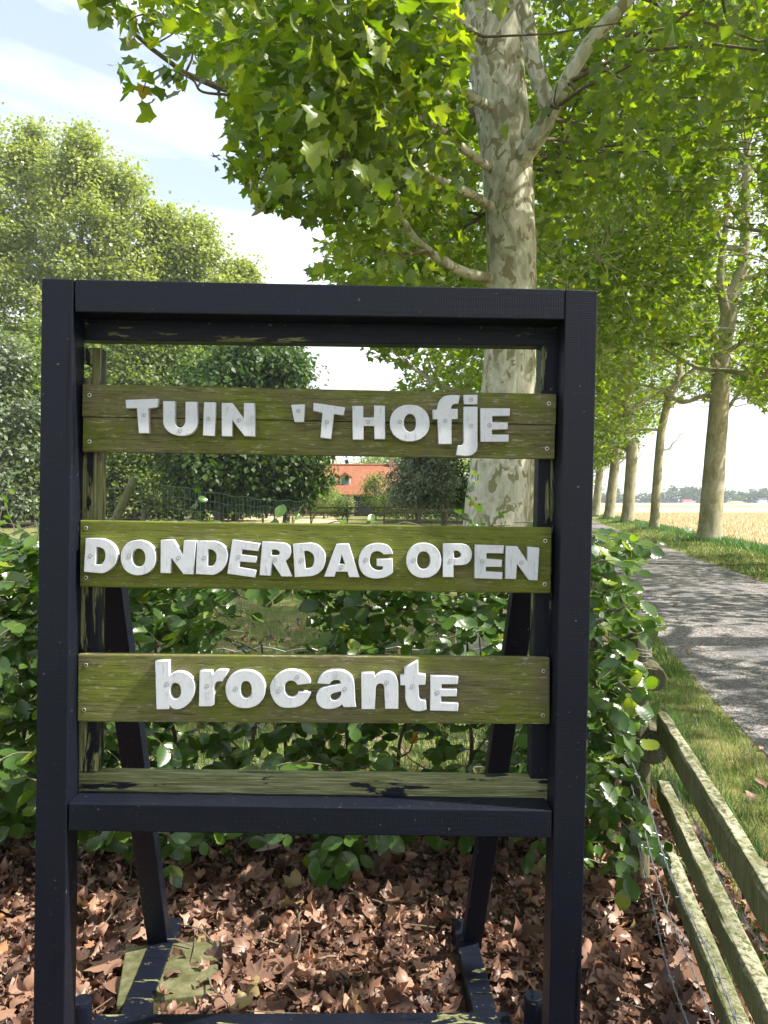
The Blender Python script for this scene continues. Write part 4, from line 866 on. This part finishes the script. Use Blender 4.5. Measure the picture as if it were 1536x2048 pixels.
# ------------------------------------------------------------------ the farmhouse behind the paddock
HY = 80.0; hx = P(712, 1002, HY).x
house = empty('farmhouse', (hx, HY, 0), 'low farmhouse with orange pantile roof behind the paddock', 'house')
W2, D2_, HW, HR = 6.4, 3.4, 2.25, 3.0
MB().box(-W2, -.35, -D2_, D2_, 0, HW).build('wall', M['brick'], house)
MB().box(-.35, W2, -D2_ + .1, D2_, 0, HW).build('wall', M['dark_boards'], house)
for k in range(9):
    z = .1 + k * .235; MB().add([(.0, -D2_ + .06, z), (W2, -D2_ + .06, z), (W2, -D2_ + .09, z + .21), (.0, -D2_ + .09, z + .21), (.0, -D2_ + .12, z), (W2, -D2_ + .12, z)], [(0, 1, 2, 3), (0, 4, 5, 1)]).build('weatherboard', M['white_wall'] if k % 9 == 8 else M['dark_boards'], house)
o = .3
rf = MB().add([(-W2 - o, -D2_ - o, HW - .1), (W2 + o, -D2_ - o, HW - .1), (W2 + o, 0, HW + HR), (-W2 - o, 0, HW + HR), (W2 + o, D2_ + o, HW - .1), (-W2 - o, D2_ + o, HW - .1),
    (-W2 - o, -D2_ - o, HW - .22), (W2 + o, -D2_ - o, HW - .22)], [(0, 1, 2, 3), (3, 2, 4, 5), (6, 7, 1, 0), (0, 3, 5), (1, 4, 2)]).build('roof', M['roof'], house)
MB().tube([(-W2 - o, 0, HW + HR), (W2 + o, 0, HW + HR)], .13, 8).build('ridge', M['roof'], rf)
sl = HR / D2_
dm = MB().box(-1.5, -.5, -2.5, -1.0, HW + .55, HW + 1.7).build('dormer', M['white_wall'], house)
MB().add([(-1.65, -2.7, HW + 1.68), (-.35, -2.7, HW + 1.68), (-.35, -.8, HW + 1.68), (-1.65, -.8, HW + 1.68), (-1, -2.7, HW + 2.15), (-1, -.8, HW + 2.15)], [(0, 1, 4), (0, 4, 5, 3), (1, 2, 5, 4), (2, 3, 5)]).build('dormer_roof', M['roof'], dm)
MB().box(-1.38, -.62, -2.53, -2.5, HW + .75, HW + 1.5).build('pane', M['glass'], dm)
MB().box(-.42, -.12, -D2_ - .12, -D2_ + .1, 0, HW - .05).build('corner_post', M['white_wall'], house)
for wx in (-4.6, -2.6, -1.3):
    wf = MB().box(wx - .62, wx + .62, -D2_ - .05, -D2_ - .005, .75, 1.95).build('window', M['white_wall'], house)
    for sx in (-.3, .3): MB().box(wx + sx - .25, wx + sx + .25, -D2_ - .075, -D2_ - .055, .83, 1.87).build('pane', M['glass'], wf)
for wx in (3.6,): MB().box(wx - .6, wx + .6, -D2_ + .02, -D2_ + .05, .1, 2.0).build('door', M['dark'], house)
MB().box(3.4, 3.9, -.3, .3, HW + HR - .5, HW + HR + .55).build('chimney', M['brick'], house)

# ------------------------------------------------------------------ paddock fences and gate
def rail_line(name, label, x0, y0, x1, y1, n, hts, ph, th, mat, cat='fence', seed=0):
    rr = random.Random(seed); r = empty(name, (x0, y0, 0), label, cat); a_, b_ = Vector((0, 0, 0)), Vector((x1 - x0, y1 - y0, 0))
    for i in range(n):
        p = a_.lerp(b_, i / (n - 1)); MB().tube([p, p + Vector((rr.uniform(-.03, .03), 0, ph))], [.055, .05], 8).build('post', mat, r)
    for i in range(n - 1):
        p, q = a_.lerp(b_, i / (n - 1)), a_.lerp(b_, (i + 1) / (n - 1))
        for z in hts: bar(p + Vector((0, -.06, z + rr.uniform(-.03, .03))), q + Vector((0, -.06, z + rr.uniform(-.03, .03))), .04, th).build('rail', mat, r)
    return r
rail_line('paddock_fence', 'two rail wooden fence in front of the house and bushes', -9.5, 50, 9.5, 50, 9, (.72, 1.08), 1.22, .11, M['post'], seed=2)
rail_line('paddock_fence', 'wooden fence at the far left of the dry paddock', -46, 66, -11, 68, 12, (.75, 1.1), 1.2, .1, M['post'], seed=3)
gate = empty('field_gate', (P(833, 1002, 26).x, 26, 0), 'wooden field gate with diagonal braces beyond the hedge', 'gate')
gw = P(885, 1002, 26).x - P(833, 1002, 26).x
for k in (0, 1, 2): MB().tube([(gw * k, .08, 0), (gw * k, .08, 1.38)], .05, 10).build('post', M['post'], gate)
for z in (.35, .78, 1.18): bar((-1.1, 0, z), (2 * gw + .3, 0, z), .035, .08).build('rail', M['post'], gate)
for k in (-1, 0, 1):
    bar((gw * k + (0 if k >= 0 else gw), -.04, 1.15), (gw * k + (gw if k >= 0 else 0), -.04, .38), .03, .07, (0, 1, 0)).build('brace', M['post'], gate)
# leaning round post with wire netting behind the hedge
pb, pt = P(222, 1060, 6.9), P(268, 958, 7.1); g0 = pb + (pb - pt) * ((pb.z - .0) / (pt.z - pb.z))
lp_ = empty('wire_fence', (g0.x, g0.y, 0), 'leaning round post with slack wire netting left behind the sign', 'fence')
rel = lambda q: Vector(q) - Vector((g0.x, g0.y, 0))
MB().tube([rel(g0), rel(pb), rel(pt), rel(pt + (pt - pb) * .02)], [.042, .040, .036, .030], 14, True, .05).build('post', M['rail'], lp_, False, .002)
pe = P(612, 1003, 13); 
def along(t, z): 
    q = Vector(pt).lerp(pe, t); sag = -.05 * math.sin(math.pi * t); return Vector((q.x, q.y, z * (q.z + sag) / 1.0))
wm = MB()
for k, f in enumerate((1, .93, .86, .79, .72, .64, .56, .48, .38, .25, .1)): wm.tube([rel(along(t, f)) + Vector((0, 0, .012 * math.sin(t * 40 + k))) for t in np.linspace(0, 1, 30)], .0022 if k else .003, 4, False)
for t in np.linspace(0, 1, 44): wm.tube([rel(along(t, 1)), rel(along(t, .05))], .0018, 3, False)
pl0 = Vector((pt.x - 5.5, pt.y - 1.2, 0))
for k, z in enumerate((1.62, 1.48, 1.34, 1.2, 1.06, .9)): wm.tube([rel(Vector((pt.x, pt.y, z)).lerp(Vector((pl0.x, pl0.y, z * .96)), t) + Vector((0, 0, -.06 * math.sin(math.pi * t)))) for t in np.linspace(0, 1, 16)], .0022, 4, False)
for t in np.linspace(0, 1, 34): q = Vector((pt.x, pt.y, 0)).lerp(pl0, t); wm.tube([rel(q + Vector((0, 0, .1))), rel(q + Vector((0, 0, 1.6 - .06 * math.sin(math.pi * t))))], .0018, 3, False)
wm.build('netting', M['greenwire'], lp_)
for k, (px, Y, z) in enumerate(((286, 15, 1.35), (412, 16, 1.15), (524, 17, 1.2))):
    q = P(px, 1002, Y); o = MB().tube([(0, 0, 0), (.02, 0, z)], [.05 if k == 0 else .022, .048 if k == 0 else .02], 10).build('fence_post', M['post']); o.location = (q.x, Y, 0)
    tag(o, ['short round post standing behind the leaning post', 'thin stake standing left of the chestnut trunk', 'thin stake standing right of the chestnut trunk'][k], 'post')
# mesh fence inside the hedge
o = empty('mesh_fence', (0, 3.56, 0), 'rusty square wire mesh fence inside the hedge behind the sign', 'fence')
wm = MB()
for k, z in enumerate((.81, .66, .52, .39, .27, .16, .06)): wm.tube([(x, .01 * math.sin(x * 3 + k), z + .006 * math.sin(x * 9 + k * 2) + (.012 * math.sin(x * 31) if k == 0 else 0)) for x in np.linspace(-2.3, 1.1, 60)], .0016 if k else .0022, 4, False)
for x in np.arange(-2.3, 1.1, .075): wm.tube([(x, .012 * math.sin(x * 7), .02), (x, 0, .812)], .0012, 3, False)
wm.build('netting', M['wire'], o)
for x in (-1.9, .98): MB().tube([(x, .05, 0), (x + .02, .05, .95)], [.03, .028], 10).build('post', M['post'], o)

# ------------------------------------------------------------------ rail fence on the right, barbed wire
FC = .19
fence = empty('rail_fence', (.97, 2.95, 0), 'lichened three rail wooden fence running towards the viewer at the right', 'fence')
fo = Vector((.97, 2.95, 0))
MB().tube([(0, 0, -.05), (.0, 0, .5), (-.01, 0, .98), (-.01, 0, 1.0)], [.056, .053, .05, .044], 18, True, .07, 4).build('post', M['post'], fence, False, .003)
MB().tube([(x, y, 0) for x, y in ((0, 0),)] + [(0, 0, .01)], .01, 3) if 0 else None
wr = MB()
for j in range(3): wr.tube([(.056 * math.cos(a), .056 * math.sin(a), .915 + .012 * j + .006 * math.sin(a * 2)) for a in np.linspace(0, 2 * math.pi, 22)], .0016, 5, False)
wr.build('wire_tie', M['wire'], fence)
for k, (z0, z1, ye) in enumerate(((.593, .694, 2.93), (.357, .440, 2.90), (.156, .228, 2.86))):
    c = .508; zc = (z0 + z1) / 2; ya = .55
    bar(Vector((c + FC * ya + .01 * k, ya, zc)) - fo, Vector((c + FC * ye, ye, zc)) - fo, .042 + .006 * k, z1 - z0, wob=.10, seg=26, seed=k + 3, round_=True).build('rail', M['rail'], fence, False, .002)
for k, (zc, r_) in enumerate(((.835, .046), (.565, .058))):
    y0 = 2.86 + .02 * k; pts = [Vector((c_ + FC * y - .0 * k, y, zc)) - fo for c_, y in ((.465, y0), (.465, 3.6), (.46, 4.4), (.46, 5.3))]
    MB().tube(pts, [r_, r_, r_ * .98, r_ * .9], 16, True, .05, k).build('log_rail', M['post'], fence, False, .003)
MB().tube([Vector((.45 + FC * 5.35, 5.35, 0)) - fo, Vector((.45 + FC * 5.35, 5.35, 1.0)) - fo], [.055, .05], 12).build('post', M['post'], fence)
def Wz(px, py, z): return P(px, py, (EYE - z) * F / (py - 1002))
def barbed(p0, p1, label, seed):
    rr = random.Random(seed); p0, p1 = Vector(p0), Vector(p1); L_ = (p1 - p0).length; n = int(L_ / .012); t = (p1 - p0).normalized(); u = t.cross(Vector((0, 0, 1))).normalized(); v = t.cross(u)
    base = [p0.lerp(p1, i / n) + Vector((0, 0, -.03 * math.sin(math.pi * i / n) + .006 * math.sin(i * .11 + seed))) + u * .005 * math.sin(i * .07 + seed) for i in range(n + 1)]
    r = empty('barbed_wire', p0, label, 'barbed wire'); m_ = MB()
    for ph in (0, math.pi): m_.tube([b + (u * math.cos(i * .75 + ph) + v * math.sin(i * .75 + ph)) * .0017 - p0 for i, b in enumerate(base)], .0012, 4, False)
    m_.build('strand', M['wire'], r)
    k = .05
    while k < L_ - .02:
        b = base[min(int(k / L_ * n), n)] - p0; bm = MB(); a = rr.random() * 6
        for s_ in range(2):
            dv = (u * math.cos(a + s_ * 1.6) + v * math.sin(a + s_ * 1.6)) * .012; bm.tube([b - dv + t * .002 * s_, b + dv + t * .002 * s_], .0010, 3, True)
        bm.tube([b - t * .004, b + t * .004], .0034, 5, True); bm.build('barb', M['wire'], r); k += rr.uniform(.095, .125)
barbed(Wz(1306, 1478, .60), Wz(1600, 2020, .60), 'barbed wire strand crossing between the top and middle rails', 1)
barbed(Wz(1243, 1462, .63), Wz(1490, 2090, .60), 'barbed wire strand left of the middle rail of the fence', 2)
barbed(Wz(1262, 1640, .30), Wz(1395, 2110, .28), 'lowest barbed wire strand above the leaf litter', 3)
barbed(Wz(1258, 1560, .44), Wz(1440, 2100, .36), 'barbed wire strand left of the lowest rail of the fence', 4)
q = P(1228, 1500, 3.25); o = MB().tube([(0, 0, 0), (.02, 0, .5), (.0, 0, q.z + .35)], [.030, .028, .024], 12, True, .08).build('fence_stake', M['post']); o.location = (q.x - .02, 3.25, 0); tag(o, 'thin grey stake among the hedge leaves right of the sign', 'stake')

# ------------------------------------------------------------------ the beech hedge
rng = np.random.default_rng(31); rr = random.Random(31)
hedge = empty('beech_hedge', (0, 3.05, 0), 'loose beech hedge with glossy toothed leaves growing behind the sign', 'hedge')
def dens(x, y):
    d = np.ones_like(x)
    top = np.where(x < 700, 1052, 1060) + 10 * np.sin(x / 31.) + 8 * np.sin(x / 13.)
    d = np.where(y < top, 0, d)
    d = np.where((x > 425) & (x < 610) & (y > 1185) & (y < 1312), .10, d)
    d = np.where((x > 610) & (x < 720) & (y > 1185) & (y < 1250), .45, d)
    d = np.where((x > 400) & (x < 1050) & (y > 1440) & (y < 1560), .33, d)
    d = np.where((x > 700) & (x < 1050) & (y > 1640), .35, d)
    bot = np.interp(x, [-600, 0, 150, 230, 360, 560, 690, 760, 960, 1010, 1120, 1200, 1330], [1690, 1690, 1700, 1740, 1790, 1780, 1755, 1700, 1705, 1770, 1800, 1790, 1730])
    d = np.where(y > bot, 0, d)
    d = np.where((x > 1075), np.where((y < 1062 + 40 * np.clip((x - 1240) / 60, 0, 2)) | (x > np.interp(y, [1060, 1160, 1250, 1330, 1420, 1500, 1620, 1700, 1760], [1300, 1270, 1318, 1262, 1300, 1250, 1262, 1325, 1290])), 0, .85), d)
    return d
LP, LT, LN, LS = [], [], [], []; tw = MB(); ho = Vector((0, 3.05, 0))
def leafy(pts, step=.03, size=.082, seed=0, allp=False):
    lp = catmull(pts, 4); acc = 0; side = 1
    for a_, b_ in zip(lp, lp[1:]):
        t = (b_ - a_); l = t.length; t = t.normalized(); u = t.cross(Vector((0, 0, 1))).normalized()
        acc += l
        while acc > step:
            acc -= step; side = -side; f = rr.random(); q = a_.lerp(b_, f)
            tipv = (t * .5 + u * side * rr.uniform(.5, 1) + Vector((0, -.15, rr.uniform(-.8, .05)))).normalized()
            nv = Vector((rr.gauss(0, .35), -.75 + rr.gauss(0, .35), .65 + rr.gauss(0, .3)))
            LP.append(tuple(q)); LT.append(tuple(tipv)); LN.append(tuple(nv)); LS.append(size * rr.uniform(.6, 1.15))
    return lp
cnt = 0
while cnt < 1250:
    x = rr.uniform(-2.5, 1.02); y = 3.10 + rr.gauss(0, .16); z = rr.uniform(.12, 1.42)
    a = rr.uniform(0, 2 * math.pi); L_ = rr.uniform(.16, .34); d = Vector((math.cos(a), math.sin(a) * .7 - .25, rr.uniform(-.25, .45))) * L_
    p0 = Vector((x, y, z)); p1 = p0 + d
    pxs, pys, _ = proj(np.array([tuple(p0.lerp(p1, .7))])); 
    if rr.random() > dens(pxs, pys)[0]: continue
    cnt += 1; pts = [p0, p0 + d * .5 + Vector((0, 0, .02)), p1 + Vector((0, 0, -.03))]
    lp = leafy(pts, .032); tw.tube([q - ho for q in lp], interp_r([.0028, .001], len(lp)), 4, False)
LPa = np.array(LP); k = rng.random(len(LPa)) < np.minimum(1, dens(*proj(LPa)[:2]) * 3.0); LP = [v for v, f in zip(LP, k) if f]; LT = [v for v, f in zip(LT, k) if f]; LN = [v for v, f in zip(LN, k) if f]; LS = [v for v, f in zip(LS, k) if f]
def sprig(pxp, Y, r_=.0022, size=.062, step=.03):
    lp = leafy([P(x, y, Y) for x, y in pxp], step, size); tw.tube([q - ho for q in lp], interp_r([r_, .0008], len(lp)), 5, False)
sprig([(968, 1060), (955, 1020), (935, 985), (952, 960), (940, 925)], 2.8, size=.05, step=.022)
sprig([(960, 1060), (925, 1032), (915, 1022)], 2.8, size=.05); sprig([(975, 1060), (1000, 1030), (1010, 1015)], 2.8)
sprig([(372, 1060), (380, 1030), (395, 1000), (398, 985)], 2.9, size=.05, step=.025)
for x, y in ((340, 1035), (430, 1040), (560, 1025), (600, 1020), (690, 1035), (740, 1040), (1060, 1045)): sprig([(x - 25, 1075), (x - 8, y + 15), (x, y)], 3.0, size=.065, step=.026)
sprig([(622, 1050), (635, 1010), (640, 985), (636, 975)], 3.2, size=.035)
sprig([(30, 1060), (12, 1010), (20, 960), (25, 935)], 2.8, size=.05, step=.03); sprig([(60, 1070), (30, 1050), (-5, 1045)], 2.9)
sprig([(1262, 1130), (1262, 1080), (1258, 1052), (1262, 1035)], 2.8, size=.045); sprig([(1240, 1110), (1300, 1085), (1345, 1070), (1370, 1062)], 2.85, size=.05, step=.028)
sprig([(1230, 1230), (1280, 1205), (1315, 1235)], 2.7, size=.06); sprig([(1235, 1360), (1270, 1385), (1300, 1360)], 2.6, size=.085); sprig([(1240, 1640), (1290, 1690), (1330, 1700)], 2.5, size=.07, step=.026)
sprig([(1225, 1440), (1255, 1470), (1285, 1480)], 2.6, size=.075)
for q_ in ([(1215, 1260), (1250, 1280), (1290, 1262)], [(1200, 1310), (1245, 1330), (1285, 1345)], [(1210, 1400), (1250, 1440), (1300, 1455)], [(1205, 1480), (1250, 1500), (1270, 1530)], [(1205, 1560), (1240, 1600), (1262, 1620)],
           [(1200, 1650), (1240, 1680), (1268, 1720)], [(1215, 1700), (1255, 1740), (1240, 1790)], [(1200, 1180), (1250, 1190), (1300, 1215)], [(1200, 1120), (1245, 1125), (1290, 1150)], [(1230, 1340), (1262, 1400), (1290, 1420)],
           [(1180, 1540), (1215, 1580), (1225, 1630)], [(1210, 1270), (1255, 1300), (1275, 1330)], [(1225, 1370), (1260, 1360), (1290, 1385)], [(1215, 1450), (1245, 1480), (1280, 1500)], [(1210, 1520), (1262, 1545), (1290, 1570)], [(1220, 1590), (1270, 1600), (1290, 1640)], [(1230, 1660), (1262, 1650), (1285, 1672)], [(1200, 1255), (1262, 1240), (1310, 1255)], [(1190, 1240), (1230, 1235), (1262, 1250)], [(1240, 1620), (1280, 1655), (1322, 1690)]): sprig(q_, rr.uniform(2.6, 2.82), size=.078, step=.024)
for i, x in enumerate((-2.2, -1.9, -1.62, -1.35, -1.1, -.86, -.62, -.40, -.18, .06, .30, .52, .74, .95)):
    y = 3.18 + rr.uniform(-.08, .1); h = rr.uniform(1.0, 1.35) if x < -.7 or x > .5 else rr.uniform(.75, 1.2); lp = catmull(wig((x, y, 0), (x + rr.uniform(-.12, .12), y, h), 5, .03, rr), 3)
    tw2 = MB().tube([q - ho for q in lp], interp_r([.013, .004], len(lp)), 7, False, .1, i).build('stem', M['twig'], hedge, True)
    for kk in range(5):
        q = lp[rr.randrange(3, len(lp))]; e = q + Vector((rr.uniform(-.35, .35), rr.uniform(-.3, .1), rr.uniform(.05, .3))); w_ = wig(q, e, 4, .05, rr); tw.tube([v - ho for v in w_], interp_r([.005, .0015], 5), 5, False)
tw.build('twigs' if False else 'branchlet', M['twig'], hedge, kind='stuff')
LP, LT, LN, LS = map(np.array, (LP, LT, LN, LS)); n = len(LP); cu = np.c_[rng.normal(.3, .35, n), rng.normal(.45, .35, n)]
x, y, d = proj(LP); vis = (x > 0) & (x < 1536) & (y < 2048); o_ = np.argsort(-np.where(vis & ((x < 60) | (x > 1190) | (y > 1670) | ((y > 1190) & (y < 1305) & (x > 210) & (x < 1050))), LS / d, 0) - rng.random(n) * .002)
a_, b_ = o_[:300], o_[300:]
leaf_parts('leaf', hedge, LP[a_], LT[a_], LN[a_], LS[a_], T_BEECH, M['beech_leaf'], rng, cu[a_])
val = rng.random(n) * .8 + (rng.random(n) > .97) * .2
cloud('foliage', LP[b_] - np.array(ho), LT[b_], LN[b_], LS[b_], T_BEECH, M['beech_leaf'], rng, hedge, cu[b_], None, val[b_])

# ------------------------------------------------------------------ leaf litter
rng = np.random.default_rng(41)
def litter(n, x0, x1, y0, y1, smin, smax, lift):
    x = rng.uniform(x0, x1, n); y = rng.uniform(y0, y1, n); h = bed_h(x, y) + rng.random(n) ** 1.4 * lift
    Pp = np.c_[x, y, h]; a = rng.random(n) * 2 * np.pi
    tip = np.c_[np.cos(a), np.sin(a), rng.normal(0, .28, n)]; nr = norm(np.c_[rng.normal(0, .42, n), rng.normal(0, .42, n), np.where(rng.random(n) < .5, 1, -1) * np.ones(n)])
    s = rng.uniform(0, 1, n) ** 1.7 * (smax - smin) + smin
    cu = np.c_[rng.normal(0, 3.2, n), rng.normal(0, 2.2, n)]
    return Pp, tip, nr, s, cu
a1 = litter(7600, -2.6, 1.35, 1.35, 3.9, .030, .108, .055)
x, y, d = proj(a1[0]); vis = (x > 10) & (x < 1520) & (y < 2040) & (y > 1690) & (a1[0][:, 2] > .045)
def inpoly(x, y, pc):
    k = np.ones(len(x), bool)
    for a_, b_ in zip(pc, pc[1:] + pc[:1]): k &= ((b_.x - a_.x) * (y - a_.y) - (b_.y - a_.y) * (x - a_.x)) < 0
    return k
PAV = [(pL.x + .03, 1.7, 2.62, .06), (pR.x, 1.7, 2.62, .06)]
def keepout(q):
    X, Y_ = q[0][:, 0], q[0][:, 1]; bad = inpoly(X, Y_, SLAB1) & (rng.random(len(X)) < .62)
    for xx, y0, y1, w_ in PAV: bad |= (abs(X - xx) < w_) & (Y_ > y0) & (Y_ < y1) & (rng.random(len(X)) < .93)
    bad |= (abs(Y_ - 2.07) < .045) & (X > -.8) & (X < .36)
    return [v[~bad] for v in q]
a1 = keepout(a1); x, y, d = proj(a1[0]); vis = (x > 10) & (x < 1520) & (y < 2040) & (y > 1690) & (a1[0][:, 2] > .045)
sc_ = np.where(vis, a1[3] / d, 0); o_ = np.argsort(-sc_); ia, ib = o_[:300], o_[300:]
leaf_parts('fallen_leaf', None, *[q[ia] for q in a1[:4]], T_PLANE_HI, M['litter'], rng, a1[4][ia], 14, 'fallen plane leaves under the sign', 'dry curled brown plane leaf lying in the litter under the sign', 'leaf')
val = rng.random(len(a1[0])) * .93 + (rng.random(len(a1[0])) > .95) * .07
cloud('leaf_litter', a1[0][ib], a1[1][ib], a1[2][ib], a1[3][ib], T_PLANE_HI, M['litter'], rng, None, a1[4][ib], None, val[ib])
b1 = keepout(litter(17000, -2.6, 1.35, 1.3, 4.0, .012, .042, .062)); nb = len(b1[0])
cloud('leaf_fragments', *b1[:4], T_PLANE, M['litter'], rng, None, b1[4] * 1.3, rng.uniform(.4, 1.1, nb), rng.random(nb) * .9)
c1 = litter(420, -4, 1.2, 3.7, 9.5, .06, .12, .05); cloud('scattered_leaves', *c1[:4], T_PLANE, M['litter'], rng, None, c1[4], None, rng.random(420))
n = 150; yy = rng.uniform(1.2, 16, n); cc_ = rng.choice([.75, 1.0, 1.35, 1.7, 4.1], n, p=[.3, .25, .25, .1, .1]) + rng.normal(0, .13, n)
Pp = np.c_[cc_ + SL * yy, yy, rng.uniform(.03, .06, n)]; a = rng.random(n) * 6.3
cloud('scattered_leaves', Pp, np.c_[np.cos(a), np.sin(a), rng.normal(0, .2, n)], np.c_[rng.normal(0, .3, n), rng.normal(0, .3, n), np.ones(n)], rng.uniform(.03, .085, n), T_PLANE_HI, M['litter'], rng, None, np.c_[rng.normal(0, 2.4, n), rng.normal(0, 1.6, n)])
for o in bpy.data.objects:
    if o.name.startswith('leaf_litter'): o['label'] = 'thick bed of dry brown plane leaves under the sign'
    if o.name.startswith('leaf_fragments'): o['label'] = 'crumbled leaf fragments between the fallen leaves'
    if o.name.startswith('scattered_leaves'): o['label'] = 'loose fallen leaves scattered over grass and road edge'
rr = random.Random(8)
for k in range(34):
    x, y = rr.uniform(-1.1, 1.0), rr.uniform(1.9, 3.2); a = rr.uniform(0, 6.3); L_ = rr.uniform(.08, .3)
    o = MB().tube([(0, 0, 0), (L_ * .35 * math.cos(a), L_ * .35 * math.sin(a), rr.uniform(0, .02)), (L_ * math.cos(a + .15), L_ * math.sin(a + .15), rr.uniform(-.01, .03))], [.003, .0025, .0015], 5).build('dead_twig', M['twig'])
    o.location = (x, y, float(bed_h(x, y)) + .05); tag(o, 'thin dead twig lying on the leaf litter', 'twig', 'dead twigs in the litter')

# ------------------------------------------------------------------ grass
def grass(name, n, fn, hmin, hmax, wid, mat, seed, lean=.35, vfn=None, kind='stuff', label=None):
    rng = np.random.default_rng(seed); x, y, z = fn(rng, n); n = len(x); a = rng.random(n) * 2 * np.pi
    tip = np.c_[np.cos(a) * lean * rng.random(n), np.sin(a) * lean * rng.random(n), np.ones(n)]; nr = np.c_[np.cos(a + rng.normal(0, .5, n)), np.sin(a), np.zeros(n)]
    s = rng.uniform(hmin, hmax, n); v = rng.random(n) if vfn is None else vfn(rng, x, y)
    o = cloud(name, np.c_[x, y, z], tip, nr, s, T_BLADE, mat, rng, None, None, wid / s * rng.uniform(.6, 1.3, n), v)
    if label: o['label'] = label
    return o
def band(c0, c1, y0, y1, p=1.0, zf=lambda c: 0.0, clump=0.):
    def f(rng, n):
        y = y0 + (y1 - y0) * rng.random(n) ** p; c = rng.uniform(c0, c1, n)
        if clump: k = (np.sin(c * 9 + np.sin(y * 3.1) * 2) * np.cos(y * 4.7 + c * 3) + rng.normal(0, .5, n)) > -clump; y, c = y[k], c[k]
        return c + SL * y, y, np.array([zf(t) for t in c])
    return f
patchy = lambda rng, x, y: np.clip(.35 + .3 * np.sin(x * 4 + y * 1.3) * np.cos(y * 3.3 - x) + rng.normal(0, .25, len(x)), 0, 1)
grass('verge_grass', 30000, band(.56, 1.30, 1.1, 6.5, 1.5, clump=.55), .03, .105, .0034, M['grass'], 1, .8, patchy, label='short mixed grass between the rail fence and the road')
grass('tall_verge_grass', 4200, band(.62, .95, 2.1, 5.2, 1, clump=.1), .08, .17, .0042, M['lush_grass'], 2, .7, label='taller green grass beside the rail fence')
grass('verge_grass', 14000, band(.5, 1.3, 6.5, 22, 1.3), .04, .12, .008, M['grass'], 3, .8, patchy, label='grass verge on the left side of the road')
def meadow(rng, n):
    y = 4.0 + 16 * rng.random(n) ** 1.7; x = rng.uniform(-1, 1, n) * (1.2 + y * .55) - .6; k = x < .3 + SL * y; return x[k], y[k], np.zeros(k.sum())
grass('meadow_grass', 46000, meadow, .05, .20, .0055, M['grass'], 4, .9, patchy, label='long half dry meadow grass behind the hedge')
grass('far_verge_grass', 26000, band(4.2, 6.9, 9, 60, 1.5, lambda c: .03 * math.sin(math.pi * (c - 4.05) / 2.9)), .05, .13, .018, M['grass'], 5, .8, patchy, label='short grass verge between road and hay field')
def lush(rng, n):
    y = 10 + 65 * rng.random(n) ** 1.4; c = 6.55 + rng.normal(0, .22, n); b = n // 4
    ty = rng.choice([27.8, 39, 51, 61, 72], b); tx = np.interp(ty, [27.8, 39, 51, 61, 72], [P(q[2][0][0], 1002, q[0]).x for q in RT[:5]]); a = rng.random(b) * 6.3; r_ = .4 + np.abs(rng.normal(0, .35, b))
    return np.r_[c + SL * y, tx + r_ * np.cos(a)], np.r_[y, ty + r_ * np.sin(a)], np.zeros(n + b)
grass('field_edge_grass', 22000, lush, .10, .34, .022, M['lush_grass'], 6, .6, label='lush green grass edging the hay field and the tree feet')
grass('hay_stubble', 60000, band(6.9, 32, 12, 95, 1.6), .08, .30, .026, M['dry_grass'], 7, .9, label='dry golden grass standing in the hay field')
# loose stone chips on the road edges
rng = np.random.default_rng(50); n = 16000; yy = 2.2 + 13 * rng.random(n) ** 1.6; c = np.where(rng.random(n) < .35, rng.normal(1.45, .13, n), rng.uniform(1.35, 4.1, n))
T_CHIP = (np.array([(-.5, -.4, 0), (.5, -.3, 0), (.1, .5, 0), (0, 0, .45)], float), np.array([(0, 1, 3), (1, 2, 3), (2, 0, 3)]))
a = rng.random(n) * 6.3; Pp = np.c_[c + SL * yy, yy, .006 + .03 * np.sin(np.pi * np.clip((c - 1.32) / 2.83, 0, 1)) - .001]
o = cloud('road_gravel', Pp, np.c_[np.cos(a), np.sin(a), 0 * a], np.tile([0, 0, 1.0], (n, 1)), rng.uniform(.006, .016, n), T_CHIP, M['stone_chip'], rng); o['label'] = 'loose pale stone chips lying on the road'

# ------------------------------------------------------------------ the air
hz = MB().box(-1600, 1600, -80, 2300, -1.2, 60).build('haze', M['dark']); hz['kind'] = 'stuff'; hz.data.materials.clear()
hm = bpy.data.materials.new('summer_haze'); hm.use_nodes = True; ht = hm.node_tree; ht.nodes.clear()
ho_ = ht.nodes.new('ShaderNodeOutputMaterial'); pvn = ht.nodes.new('ShaderNodeVolumePrincipled'); pvn.inputs['Color'].default_value = (.86, .92, 1, 1); pvn.inputs['Density'].default_value = .00042
ht.links.new(pvn.outputs[0], ho_.inputs['Volume']); hz.data.materials.append(hm)
